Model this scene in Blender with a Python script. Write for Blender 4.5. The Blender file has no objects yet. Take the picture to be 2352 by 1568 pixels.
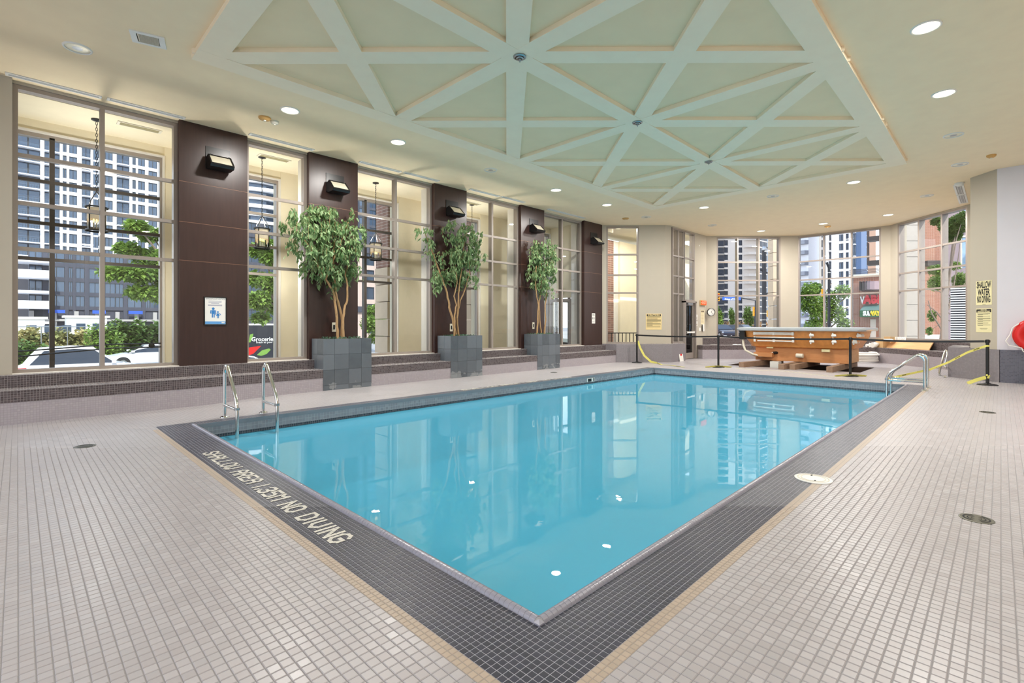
import bpy, math, random
from mathutils import Vector, Matrix
random.seed(7)
C = bpy.context.scene.collection
SC = bpy.context.scene
PI = math.pi

# ------------------------------------------------------------------ camera
CAMZ = 1.33
F = Vector((0.7092, 0.7050, 0)); F.normalize()
R = Vector((F.y, -F.x, 0))
FOC = 1130.0; CX = 1176.0; CY = 745.0
cam = bpy.data.cameras.new('camera'); co = bpy.data.objects.new('camera', cam); C.objects.link(co)
cam.sensor_width = 36.0; cam.lens = 36.0*FOC/2352.0
cam.shift_x = 0.0; cam.shift_y = (CY-784.0)/2352.0
cam.clip_start = 0.05; cam.clip_end = 2000
co.location = (0, 0, CAMZ)
co.rotation_euler = (PI/2, 0, math.atan2(F.y, F.x)-PI/2)
SC.camera = co

# ------------------------------------------------------------------ light and exposure
EXPO = 0.0
SC.view_settings.view_transform = 'Standard'
SC.view_settings.look = 'None'
SC.view_settings.exposure = EXPO
SC.view_settings.gamma = 1.0
SC.view_settings.use_curve_mapping = False
w = bpy.data.worlds.new('sky'); SC.world = w; w.use_nodes = True
nt = w.node_tree; nt.nodes.clear()
bg = nt.nodes.new('ShaderNodeBackground'); wo = nt.nodes.new('ShaderNodeOutputWorld')
tc = nt.nodes.new('ShaderNodeTexCoord'); sx = nt.nodes.new('ShaderNodeSeparateXYZ')
rm = nt.nodes.new('ShaderNodeValToRGB')
nt.links.new(tc.outputs['Generated'], sx.inputs[0]); nt.links.new(sx.outputs['Z'], rm.inputs[0])
rm.color_ramp.elements[0].position = 0.0; rm.color_ramp.elements[0].color = (0.93, 0.95, 1.0, 1)
rm.color_ramp.elements[1].position = 0.8; rm.color_ramp.elements[1].color = (0.50, 0.66, 0.95, 1)
nt.links.new(rm.outputs[0], bg.inputs[0]); bg.inputs[1].default_value = SKY_STRENGTH = 2.6
nt.links.new(bg.outputs[0], wo.inputs[0])
sl = bpy.data.lights.new('sun', 'SUN'); sl.energy = 5.0; sl.angle = 0.01; sl.color = (1, 0.95, 0.87)
so = bpy.data.objects.new('sun', sl); C.objects.link(so)
so.rotation_euler = Vector((0.22, 1.0, -0.95)).to_track_quat('-Z', 'Y').to_euler()
LAMP_W = 109.0; FLOOD_W = 0.2; LANTERN_W = 29.0
cy = SC.cycles
try:
    cy.max_bounces = 7; cy.diffuse_bounces = 4; cy.glossy_bounces = 3; cy.transmission_bounces = 4
    cy.transparent_max_bounces = 24; cy.caustics_reflective = False; cy.caustics_refractive = False
    cy.sample_clamp_indirect = 4.0; cy.blur_glossy = 0.5
    cy.use_adaptive_sampling = True; cy.adaptive_threshold = 0.03
    cy.use_denoising = True
except Exception: pass

# ------------------------------------------------------------------ helpers
def P(px, py, t=None, z=None, X=None, Y=None):
    """point of the place seen at a photograph pixel, at depth t, height z or on plane X / Y"""
    u = (px-CX)/FOC; v = (CY-py)/FOC; d = F+R*u
    if z is not None: t = (z-CAMZ)/v
    if X is not None: t = X/d.x
    if Y is not None: t = Y/d.y
    return Vector((d.x*t, d.y*t, CAMZ+v*t))
def lin(c):
    return tuple(((x/255.0)/12.92 if x/255.0 <= 0.04045 else ((x/255.0+0.055)/1.055)**2.4) for x in c[:3])
class N:
    """tiny node-tree writer"""
    def __init__(s, name):
        s.m = bpy.data.materials.new(name); s.m.use_nodes = True; s.t = s.m.node_tree; s.t.nodes.clear()
        s.out = s.n('ShaderNodeOutputMaterial')
    def n(s, typ, **kw):
        nd = s.t.nodes.new(typ)
        for k, v in kw.items(): setattr(nd, k, v)
        return nd
    def l(s, a, b): s.t.links.new(a, b)
    def math(s, op, a, b=None, c=None):
        nd = s.n('ShaderNodeMath', operation=op)
        for i, x in enumerate((a, b, c)):
            if x is None: continue
            if isinstance(x, (int, float)): nd.inputs[i].default_value = x
            else: s.l(x, nd.inputs[i])
        return nd.outputs[0]
    def mix(s, fac, a, b, typ='MIX'):
        nd = s.n('ShaderNodeMix', data_type='RGBA', blend_type=typ)
        for i, x in ((0, fac), (6, a), (7, b)):
            if isinstance(x, (int, float)): nd.inputs[i].default_value = x
            elif isinstance(x, tuple): nd.inputs[i].default_value = (*x[:3], 1)
            else: s.l(x, nd.inputs[i])
        return nd.outputs[2]
    def bsdf(s, col, rough=0.5, metal=0.0, spec=0.5, bump=None, bstr=0.3, bdist=0.01, emit=None, estr=0, coat=0):
        b = s.n('ShaderNodeBsdfPrincipled')
        if isinstance(col, tuple): b.inputs['Base Color'].default_value = (*col[:3], 1)
        else: s.l(col, b.inputs['Base Color'])
        if isinstance(rough, (int, float)): b.inputs['Roughness'].default_value = rough
        else: s.l(rough, b.inputs['Roughness'])
        b.inputs['Metallic'].default_value = metal
        b.inputs['Specular IOR Level'].default_value = spec
        b.inputs['Coat Weight'].default_value = coat
        if emit:
            b.inputs['Emission Color'].default_value = (*emit[:3], 1); b.inputs['Emission Strength'].default_value = estr
        if bump is not None:
            bp = s.n('ShaderNodeBump'); bp.inputs['Strength'].default_value = bstr; bp.inputs['Distance'].default_value = bdist
            s.l(bump, bp.inputs['Height']); s.l(bp.outputs[0], b.inputs['Normal'])
        s.l(b.outputs[0], s.out.inputs[0]); return b
def noise(n, scale, detail=3, co=None, vec=None):
    nd = n.n('ShaderNodeTexNoise'); nd.inputs['Scale'].default_value = scale; nd.inputs['Detail'].default_value = detail
    if vec is None:
        g = n.n('ShaderNodeTexCoord'); vec = g.outputs['Object']
    n.l(vec, nd.inputs['Vector']); return nd.outputs['Fac']
def worldpos(n): return n.n('ShaderNodeNewGeometry').outputs['Position']
def plain(name, rgb, rough=0.5, metal=0.0, var=0.08, scale=6.0, bstr=0.0, spec=0.5, coat=0, **kw):
    n = N(name); c = lin(rgb)
    f = noise(n, scale, vec=worldpos(n))
    col = n.mix(f, tuple(x*(1-var) for x in c), tuple(min(1, x*(1+var)) for x in c))
    n.bsdf(col, rough, metal, spec, bump=f if bstr else None, bstr=bstr, bdist=0.005, coat=coat, **kw)
    return n.m
def emis(name, rgb, strength):
    n = N(name); e = n.n('ShaderNodeEmission'); e.inputs[0].default_value = (*lin(rgb), 1); e.inputs[1].default_value = strength
    n.l(e.outputs[0], n.out.inputs[0]); return n.m
def tiled(name, rgb, grout, pitch, gw=0.1, rough=0.35, var=0.12, use_uv=False, lines=True, tint=None, off=(0, 0), bstr=0.25, ratio=1.0, spec=0.5):
    """square tiles laid on a real grid; world XY on floors, metric UV on walls"""
    n = N(name)
    src = n.n('ShaderNodeUVMap').outputs[0] if use_uv else worldpos(n)
    sp = n.n('ShaderNodeSeparateXYZ'); n.l(src, sp.inputs[0])
    a = n.math('DIVIDE', n.math('SUBTRACT', sp.outputs[0], off[0]), pitch*ratio)
    b = n.math('DIVIDE', n.math('SUBTRACT', sp.outputs[1], off[1]), pitch)
    cb = n.n('ShaderNodeCombineXYZ'); n.l(n.math('FLOOR', a), cb.inputs[0]); n.l(n.math('FLOOR', b), cb.inputs[1])
    wn = n.n('ShaderNodeTexWhiteNoise', noise_dimensions='2D'); n.l(cb.outputs[0], wn.inputs['Vector'])
    c = lin(rgb); c2 = tint and lin(tint)
    col = n.mix(wn.outputs['Value'], tuple(x*(1-var) for x in c), tuple(min(1, x*(1+var)) for x in c))
    if c2:
        sc = n.n('ShaderNodeSeparateColor'); n.l(wn.outputs['Color'], sc.inputs[0])
        col = n.mix(n.math('MULTIPLY', sc.outputs[1], 0.6), col, c2)
    big = noise(n, 0.9, 4, vec=src)
    col = n.mix(n.math('MULTIPLY', big, 0.22), col, tuple(x*0.72 for x in c))
    rg = n.math('ADD', n.math('MULTIPLY', wn.outputs['Value'], 0.12), rough-0.06)
    h = None
    if lines:
        def edge(q):
            fr = n.math('FRACT', q)
            return n.math('MINIMUM', fr, n.math('SUBTRACT', 1.0, fr))
        m = n.math('MINIMUM', n.math('MULTIPLY', edge(a), ratio), edge(b))
        g = n.math('LESS_THAN', m, gw/2)
        col = n.mix(g, col, lin(grout))
        rg = n.math('MAXIMUM', rg, n.math('MULTIPLY', g, 0.8))
        h = n.math('SUBTRACT', 1.0, g)
    n.bsdf(col, rg, 0, spec, bump=h, bstr=bstr, bdist=0.002)
    return n.m
class MB:
    """collects shapes into one mesh"""
    def __init__(s): s.v = []; s.f = []; s.mi = []; s.cur = 0
    def m(s, i): s.cur = i; return s
    def add(s, vs, fs):
        o = len(s.v); s.v += [tuple(x) for x in vs]; s.f += [tuple(i+o for i in f) for f in fs]; s.mi += [s.cur]*len(fs); return s
    def box(s, x0, x1, y0, y1, z0, z1, M=None):
        vs = [Vector((x, y, z)) for z in (z0, z1) for y in (y0, y1) for x in (x0, x1)]
        if M is not None: vs = [M @ p for p in vs]
        return s.add(vs, [(0, 2, 3, 1), (4, 5, 7, 6), (0, 1, 5, 4), (1, 3, 7, 5), (3, 2, 6, 7), (2, 0, 4, 6)])
    def bbox(s, x0, x1, y0, y1, z0, z1, b, M=None):
        """box with chamfered top edges"""
        vs = [Vector(p) for p in ((x0, y0, z0), (x1, y0, z0), (x1, y1, z0), (x0, y1, z0), (x0, y0, z1-b), (x1, y0, z1-b), (x1, y1, z1-b), (x0, y1, z1-b),
              (x0+b, y0+b, z1), (x1-b, y0+b, z1), (x1-b, y1-b, z1), (x0+b, y1-b, z1))]
        if M is not None: vs = [M @ p for p in vs]
        fs = [(3, 2, 1, 0), (8, 9, 10, 11)]
        for k in range(4):
            j = (k+1) % 4; fs += [(k, j, j+4, k+4), (k+4, j+4, j+8, k+8)]
        return s.add(vs, fs)
    def prism(s, poly, z0, z1, M=None):
        n = len(poly); ar = sum(poly[i][0]*poly[(i+1) % n][1]-poly[(i+1) % n][0]*poly[i][1] for i in range(n))
        if ar < 0: poly = poly[::-1]
        vs = [Vector((p[0], p[1], z)) for z in (z0, z1) for p in poly]
        if M is not None: vs = [M @ p for p in vs]
        return s.add(vs, [tuple(range(n))[::-1], tuple(range(n, 2*n))]+[(i, (i+1) % n, (i+1) % n+n, i+n) for i in range(n)])
    def loft(s, rings, close=True, cap0=True, cap1=True):
        n = len(rings[0]); vs = [p for r in rings for p in r]; fs = []
        for i in range(len(rings)-1):
            for j in range(n if close else n-1):
                k = (j+1) % n; fs.append((i*n+j, i*n+k, (i+1)*n+k, (i+1)*n+j))
        if cap0: fs.append(tuple(range(n))[::-1])
        if cap1: fs.append(tuple((len(rings)-1)*n+j for j in range(n)))
        return s.add(vs, fs)
    def tube(s, path, r, n=8, caps=True):
        path = [Vector(p) for p in path]; rr = r if isinstance(r, (list, tuple)) else [r]*len(path)
        rings = []; up = None
        for i, p in enumerate(path):
            a = path[max(i-1, 0)]; b = path[min(i+1, len(path)-1)]; d = (b-a)
            if d.length < 1e-9: d = Vector((0, 0, 1))
            d.normalize()
            if up is None:
                up = Vector((0, 0, 1)) if abs(d.z) < 0.9 else Vector((1, 0, 0))
            x = up-d*up.dot(d)
            if x.length < 1e-6: x = d.orthogonal()
            x.normalize(); y = d.cross(x); up = x
            rings.append([p+(x*math.cos(2*PI*k/n)+y*math.sin(2*PI*k/n))*rr[i] for k in range(n)])
        return s.loft(rings, True, caps, caps)
    def lathe(s, prof, n=24, M=None, caps=True):
        rings = [[Vector((r*math.cos(2*PI*k/n), r*math.sin(2*PI*k/n), z)) for k in range(n)] for r, z in prof]
        if M is not None: rings = [[M @ p for p in r] for r in rings]
        return s.loft(rings, True, caps, caps)
    def ellip(s, c, r, n=12, m=8, M=None):
        prof = [(max(1e-4, math.sin(PI*i/m)), -math.cos(PI*i/m)) for i in range(m+1)]
        Q = Matrix.Translation(c) @ (M or Matrix()) @ Matrix.Diagonal((r[0], r[1], r[2], 1))
        return s.lathe(prof, n, Q)
    def build(s, name, mats, parent=None, smooth=False, uv=False, label=None, loc=None):
        me = bpy.data.meshes.new(name); me.from_pydata(s.v, [], s.f)
        if not isinstance(mats, (list, tuple)): mats = [mats]
        for m in mats: me.materials.append(m)
        if len(mats) > 1: me.polygons.foreach_set('material_index', s.mi)
        if smooth:
            me.polygons.foreach_set('use_smooth', [True]*len(me.polygons))
            try: me.set_sharp_from_angle(angle=0.7)
            except Exception: pass
        me.update()
        if uv: metric_uv(me)
        o = bpy.data.objects.new(name, me); C.objects.link(o); ORDER.append(o)
        if parent is not None:
            o.parent = parent; bring = Vector(world_loc(parent)) if loc is None else None
            if bring is not None and bring.length > 0: me.transform(Matrix.Translation(-bring))
        if label: o['label'] = label
        return o
def world_loc(o):
    l = Vector(o.location)
    while o.parent: o = o.parent; l += Vector(o.location)
    return l
def metric_uv(me):
    uvl = me.uv_layers.new(name='UVMap')
    for p in me.polygons:
        nrm = p.normal
        if abs(nrm.z) > 0.7: ax, ay = Vector((1, 0, 0)), Vector((0, 1, 0))
        else:
            ax = Vector((-nrm.y, nrm.x, 0)).normalized(); ay = Vector((0, 0, 1))
        for li in p.loop_indices:
            q = me.vertices[me.loops[li].vertex_index].co; uvl.data[li].uv = (q.dot(ax), q.dot(ay))
def tag(o, label=None, cat=None, group=None, kind=None):
    if label: o['label'] = label
    if cat: o['category'] = cat
    if group: o['group'] = group
    if kind: o['kind'] = kind
    return o
def thing(name, label, cat, loc=(0, 0, 0), group=None):
    o = bpy.data.objects.new(name, None); C.objects.link(o); o.location = loc; o.empty_display_size = 0.1
    return tag(o, label, cat, group)
def struct(name, parent=None):
    o = bpy.data.objects.new(name, None); C.objects.link(o); o['kind'] = 'structure'
    if parent: o.parent = parent
    return o
def frame(o, ux, uy, uz):
    M = Matrix.Identity(4)
    for i, a in enumerate((ux, uy, uz)):
        for r in range(3): M[r][i] = a[r]
    for r in range(3): M[r][3] = o[r]
    return M
def wallM(o, nrm):
    """local x = to the right for someone looking at the wall, y = up, z = out of the wall"""
    nrm = Vector(nrm).normalized(); up = Vector((0, 0, 1)); return frame(o, up.cross(nrm), up, nrm)
ORDER = []
def text(name, s, size, M, mat, parent=None, ext=0.0008, sx=1.0, align='CENTER', bold=0.0, label=None):
    cu = bpy.data.curves.new('t', 'FONT'); cu.body = s; cu.size = size; cu.extrude = ext; cu.offset = bold
    cu.align_x = align; cu.align_y = 'CENTER'; cu.resolution_u = 2
    ob = bpy.data.objects.new('t', cu); C.objects.link(ob)
    dg = bpy.context.evaluated_depsgraph_get(); me = bpy.data.meshes.new_from_object(ob.evaluated_get(dg))
    bpy.data.objects.remove(ob); bpy.data.curves.remove(cu)
    me.name = name; me.transform(M @ Matrix.Diagonal((sx, 1, 1, 1)))
    me.materials.clear(); me.materials.append(mat)
    o = bpy.data.objects.new(name, me); C.objects.link(o); ORDER.append(o)
    if parent is not None:
        o.parent = parent; me.transform(Matrix.Translation(-world_loc(parent)))
    if label: o['label'] = label
    return o
def copytree(o, parent=None):
    c = o.copy(); C.objects.link(c)
    if parent is not None: c.parent = parent
    for ch in list(o.children): copytree(ch, c)
    return c
def inst(name, me, loc, parent, rot=None, scale=None):
    o = bpy.data.objects.new(name, me); C.objects.link(o); o.parent = parent
    o.location = Vector(loc)-world_loc(parent)
    if rot is not None: o.rotation_euler = rot
    if scale is not None: o.scale = scale
    return o
def mesh_of(mb, name, mats, smooth=False, uv=False):
    o = mb.build(name, mats, None, smooth, uv); me = o.data; bpy.data.objects.remove(o); return me

# ------------------------------------------------------------------ materials
TP = 0.0480; MPc = 0.0320
X0, X1, Y0, Y1 = 1.62, 13.83, 1.44, 7.58          # pool opening
WL, WR, WB = 11*MPc, 10*MPc, 7*MPc                   # widths of the dark mosaic border
BW = 2*MPc
TO = (X0-WL-BW, Y0-WR-BW)
m_tile = tiled('deck tile', (182, 177, 179), (146, 143, 145), TP, 0.075, 0.34, 0.07, tint=(172, 164, 165), off=TO)
m_tile_geo = tiled('deck tile piece', (182, 177, 179), (146, 143, 145), TP, 0.075, 0.34, 0.07, lines=False, tint=(172, 164, 165), off=TO)
m_mos = tiled('dark mosaic', (50, 50, 64), (160, 160, 170), MPc, 0.10, 0.4, 0.2, off=(X0, Y0))
m_mos_geo = tiled('dark mosaic piece', (50, 50, 64), (160, 160, 170), MPc, 0.10, 0.42, 0.22, lines=False, off=(X0, Y0))
m_beige = tiled('beige mosaic', (182, 164, 147), (160, 150, 140), MPc, 0.12, 0.45, 0.08, off=(X0, Y0))
m_beige_geo = tiled('beige mosaic piece', (182, 164, 147), (160, 150, 140), MPc, 0.12, 0.45, 0.08, lines=False, off=(X0, Y0))
m_grout = plain('grout', (160, 158, 160), 0.9)
m_bdark = tiled('bench brown mosaic', (84, 74, 76), (140, 132, 132), MPc, 0.13, 0.3, 0.22, use_uv=True)
m_blight = tiled('bench lilac mosaic', (177, 169, 173), (156, 149, 152), MPc, 0.12, 0.4, 0.07, use_uv=True, tint=(166, 155, 165))
m_btop = tiled('bench top mosaic', (142, 134, 134), (160, 155, 155), MPc, 0.12, 0.28, 0.1)
m_bgrey = tiled('ledge grey mosaic', (140, 134, 138), (125, 120, 124), MPc, 0.12, 0.4, 0.08, use_uv=True)
m_wallt = tiled('pool wall tile', (148, 147, 153), (178, 178, 183), TP, 0.07, 0.25, 0.06, use_uv=True, off=(0, -0.006))
m_line = tiled('pool line tile', (60, 66, 76), (130, 136, 144), MPc, 0.12, 0.25, 0.1, use_uv=True)
m_cope = plain('coping tile', (150, 148, 160), 0.22, var=0.1, scale=30)
m_poolp = plain('pool paint', (128, 224, 255), 0.6, var=0.02, scale=0.7)
m_wall = plain('cream wall paint', (187, 178, 162), 0.8, var=0.03, scale=3, bstr=0.05)
m_wallw = plain('lilac white wall paint', (222, 220, 228), 0.8, var=0.03, scale=3)
m_arc = plain('arcade cream stucco', (240, 228, 200), 0.85, var=0.04, scale=5)
m_ceil = plain('ceiling stucco', (252, 230, 194), 0.9, var=0.05, scale=4, bstr=0.1)
m_beam = plain('cream ceiling beam', (254, 236, 208), 0.85, var=0.04, scale=5, bstr=0.08)  # warm cream base colour
m_coff = plain('cream coffer', (244, 222, 184), 0.9, var=0.05, scale=3)  # warm cream, slightly deeper than the beams
m_alu = plain('window aluminium', (156, 145, 137), 0.4, 0.15, var=0.04)
m_aluw = plain('white window trim', (232, 226, 216), 0.5)
m_brz = plain('bronze frame', (66, 58, 54), 0.45, 0.2)
m_white = plain('white metal', (236, 234, 228), 0.45)
m_offw = plain('off white plastic', (225, 218, 200), 0.5)
m_blk = plain('black plastic', (24, 24, 26), 0.42)
m_blkm = plain('black metal', (30, 29, 29), 0.3, 0.3)
m_chr = plain('polished steel', (225, 225, 222), 0.1, 1.0, var=0.03)
m_stl = plain('brushed steel', (170, 172, 174), 0.32, 1.0)
m_dark = plain('dark void', (18, 18, 20), 0.8)
m_red = plain('red', (214, 28, 24), 0.35)
m_rope = plain('white rope', (235, 232, 226), 0.8)
m_cau = plain('caution yellow', (230, 222, 116), 0.5)
m_ink = plain('black ink', (30, 28, 28), 0.6)
m_signy = plain('pale yellow sign', (236, 226, 178), 0.5)
m_signo = plain('ochre sign', (232, 208, 150), 0.5)
m_paper = plain('paper', (238, 236, 230), 0.7)
m_blue = plain('blue print', (52, 128, 196), 0.5)
m_ltblue = plain('light blue print', (96, 160, 220), 0.5)
m_trunk = plain('ficus bark', (178, 142, 100), 0.8, var=0.2, scale=25, bstr=0.3)
def wood_mat(name, a, b, sc=(1.5, 1.5, 14), rough=0.3, spec=0.5, axis=None):
    n = N(name); g = worldpos(n); mp = n.n('ShaderNodeMapping'); mp.inputs['Scale'].default_value = sc; n.l(g, mp.inputs[0])
    f = noise(n, 3.0, 6, vec=mp.outputs[0]); f2 = noise(n, 0.8, 2, vec=g)
    col = n.mix(f, lin(a), lin(b)); col = n.mix(n.math('MULTIPLY', f2, 0.35), col, lin(a))
    n.bsdf(col, rough, 0, spec, bump=f, bstr=0.05, bdist=0.003); return n.m
m_col = wood_mat('dark wenge laminate', (48, 29, 26), (68, 45, 40), (9, 9, 0.7), 0.33)
m_ply = wood_mat('plywood', (206, 150, 98), (232, 188, 136), (1, 1, 9), 0.6)
m_base = wood_mat('stained timber base', (190, 124, 74), (216, 154, 100), (2, 2, 12), 0.55)
m_timb = wood_mat('old timber', (134, 104, 84), (176, 148, 124), (2, 9, 9), 0.8)
m_card = plain('cardboard', (205, 168, 120), 0.8)
m_fib = plain('orange fibreglass', (222, 150, 82), 0.42, var=0.28, scale=7, bstr=0.5)
m_lip = plain('grey acrylic lip', (176, 182, 186), 0.18)
def slate_mat():
    n = N('slate'); g = worldpos(n); f = noise(n, 3.5, 8, vec=g); f3 = noise(n, 9, 6, vec=g)
    oi = n.n('ShaderNodeObjectInfo')
    col = n.mix(oi.outputs['Random'], lin((72, 78, 86)), lin((106, 112, 120)))
    col = n.mix(n.math('MULTIPLY', f3, 0.4), col, lin((120, 128, 132)))
    # lime scale left by splashing water near the floor
    sp = n.n('ShaderNodeSeparateXYZ'); n.l(g, sp.inputs[0])
    low = n.math('LESS_THAN', n.math('ADD', sp.outputs[2], n.math('MULTIPLY', f3, 0.18)), 0.24)
    st = n.math('MULTIPLY', low, n.math('GREATER_THAN', f, 0.53))
    col = n.mix(n.math('MULTIPLY', st, 0.45), col, lin((170, 172, 172)))
    n.bsdf(col, 0.35, 0, 0.5, bump=f, bstr=0.35, bdist=0.01); return n.m
m_slate = slate_mat()
def glass_mat(name, tint=(0.94, 0.965, 0.955), ior=1.45, refl=1.0):
    n = N(name); t = n.n('ShaderNodeBsdfTransparent'); t.inputs[0].default_value = (*tint, 1)
    g = n.n('ShaderNodeBsdfGlossy'); g.inputs['Roughness'].default_value = 0.0; g.inputs[0].default_value = (refl, refl, refl, 1)
    fr = n.n('ShaderNodeFresnel'); fr.inputs[0].default_value = ior
    mx = n.n('ShaderNodeMixShader'); n.l(fr.outputs[0], mx.inputs[0]); n.l(t.outputs[0], mx.inputs[1]); n.l(g.outputs[0], mx.inputs[2])
    n.l(mx.outputs[0], n.out.inputs[0]); return n.m
m_glass = glass_mat('window glass')
def water_mat():
    n = N('pool water'); g = worldpos(n)
    mp = n.n('ShaderNodeMapping'); mp.inputs['Scale'].default_value = (1.0, 1.0, 1.0); n.l(g, mp.inputs[0])
    f = noise(n, 4.5, 3, vec=mp.outputs[0]); f2 = noise(n, 0.6, 2, vec=g)
    h = n.math('MULTIPLY', f, n.math('MAXIMUM', n.math('SUBTRACT', f2, 0.42), 0.0))
    bp = n.n('ShaderNodeBump'); bp.inputs['Strength'].default_value = 0.16; bp.inputs['Distance'].default_value = 0.02; n.l(h, bp.inputs['Height'])
    tr = n.n('ShaderNodeBsdfTransparent'); tr.inputs[0].default_value = (0.74, 0.95, 1.0, 1)
    df = n.n('ShaderNodeBsdfDiffuse'); df.inputs[0].default_value = (*lin(WATER_RGB), 1)   # light scattered back by the milky treated water
    t = n.n('ShaderNodeMixShader'); t.inputs[0].default_value = 0.62; n.l(tr.outputs[0], t.inputs[1]); n.l(df.outputs[0], t.inputs[2])
    gl = n.n('ShaderNodeBsdfGlossy'); gl.inputs['Roughness'].default_value = 0.0; n.l(bp.outputs[0], gl.inputs['Normal'])
    fr = n.n('ShaderNodeFresnel'); fr.inputs[0].default_value = 1.6; n.l(bp.outputs[0], fr.inputs['Normal'])
    mx = n.n('ShaderNodeMixShader'); n.l(fr.outputs[0], mx.inputs[0]); n.l(t.outputs[0], mx.inputs[1]); n.l(gl.outputs[0], mx.inputs[2])
    n.l(mx.outputs[0], n.out.inputs[0]); return n.m
WATER_RGB = (106, 216, 255)
m_water = water_mat()
def leaf_mat(name, a, b, sc=3.0, rough=0.45):
    n = N(name); g = worldpos(n); f = noise(n, sc, 3, vec=g)
    f = n.math('MULTIPLY', n.math('SUBTRACT', f, 0.3), 2.5); f.node.use_clamp = True
    oi = n.n('ShaderNodeObjectInfo')
    col = n.mix(f, lin(a), lin(b)); col = n.mix(n.math('MULTIPLY', oi.outputs['Random'], 0.35), col, lin(b))
    b1 = n.bsdf(col, rough, 0, 0.35)
    tr = n.n('ShaderNodeBsdfTranslucent'); n.l(col, tr.inputs[0]); mx = n.n('ShaderNodeMixShader'); mx.inputs[0].default_value = 0.3
    n.l(b1.outputs[0], mx.inputs[1]); n.l(tr.outputs[0], mx.inputs[2]); n.l(mx.outputs[0], n.out.inputs[0]); return n.m
m_leaf = leaf_mat('ficus leaf', (52, 104, 46), (164, 186, 136), 14)
m_leaf2 = leaf_mat('street tree leaf', (70, 104, 42), (150, 176, 84), 3)
m_leaf3 = leaf_mat('hedge leaf', (48, 78, 36), (110, 136, 64), 0.6)
m_ivy = leaf_mat('planter ground cover', (44, 82, 58), (108, 140, 118), 20)
m_brick = tiled('red brick', (146, 94, 72), (196, 176, 160), 0.075, 0.14, 0.85, 0.12, use_uv=True, ratio=3.0, bstr=0.1)
m_brickd = tiled('brown brick', (140, 102, 88), (186, 170, 156), 0.09, 0.14, 0.85, 0.2, use_uv=True, ratio=2.6, bstr=0.1)
# ------------------------------------------------------------------ room outline
ZC = 4.92
YW = 10.30
A = [Vector(p) for p in ((-5.0, YW), (14.87, YW), (16.5, 8.6), (16.75, 8.5), (19.75, 8.5), (20.05, 8.2), (21.85, 6.35), (22.3, 5.83),
     (22.3, 3.12), (22.3, 2.84), (22.0, 2.6), (20.1, 0.72), (20.05, 0.6), (16.47, 0.535), (15.96, 0.065), (15.96, -4.0), (-5.0, -4.0))]
def inpoly(x, y, poly):
    c = False; n = len(poly)
    for i in range(n):
        a = poly[i]; b = poly[i-1]
        if (a[1] > y) != (b[1] > y) and x < (b[0]-a[0])*(y-a[1])/(b[1]-a[1])+a[0]: c = not c
    return c
def sst(x): x = max(0, min(1, x)); return x*x*(3-2*x)
DR = [(0.52, 7.09, 1.5, .022), (4.62, .12, 1.3, .032), (10.35, .15, 1.5, .03)]
def dz(x, y):
    s = 0
    for cx, cyy, r, d in DR: s -= d*math.exp(-2*((x-cx)**2+(y-cyy)**2)/r**2)
    px = max(X0-x, x-X1, 0); py = max(Y0-y, y-Y1, 0); s *= sst(math.hypot(px, py)/0.7-0.35)
    s -= 0.05*sst((3.6-x)/1.6)*sst((y-7.9)/1.3)
    return s
PIT = (16.45, 18.6, 2.77, 6.38)
def lines(lo, hi, step, extra):
    xs = set(round(v, 4) for v in extra); n = int((hi-lo)/step)
    for i in range(n+1):
        v = lo+(hi-lo)*i/n
        if all(abs(v-e) > step*0.3 for e in extra): xs.add(round(v, 4))
    return sorted(xs)
ex = [X0, X1, X0-WL, X0-WL-BW, PIT[0], PIT[1], X1+0.12]; ey = [Y0, Y1, Y0-WR, Y0-WR-BW, Y1+WB, PIT[2], PIT[3]]
gx = lines(-5.0, 22.5, 0.22, ex); gy = lines(-4.0, 10.3, 0.22, ey)
mb = MB(); idx = {}
def gv(i, j):
    if (i, j) not in idx: idx[(i, j)] = len(mb.v); mb.v.append((gx[i], gy[j], dz(gx[i], gy[j])))
    return idx[(i, j)]
e = 1e-3
for i in range(len(gx)-1):
    for j in range(len(gy)-1):
        x = (gx[i]+gx[i+1])/2; y = (gy[j]+gy[j+1])/2
        if X0 < x < X1 and Y0 < y < Y1: continue
        if PIT[0] < x < PIT[1] and PIT[2] < y < PIT[3]: continue
        if not any(inpoly(a, b, A) for a in (gx[i], gx[i+1]) for b in (gy[j], gy[j+1])): continue
        mi = 0
        if X0-WL < x < X1+0.12 and Y0-WR < y < Y1+WB and not (x > X1 and y > Y0): mi = 1
        if (X0-WL-BW < x < X0-WL and Y0-WR-BW < y < Y1) or (Y0-WR-BW < y < Y0-WR and X0-WL-BW < x < X1+0.12): mi = 2
        mb.f.append((gv(i, j), gv(i+1, j), gv(i+1, j+1), gv(i, j+1))); mb.mi.append(mi)
floor = mb.build('floor', [m_tile, m_mos, m_beige], smooth=True); floor['kind'] = 'structure'
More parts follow.
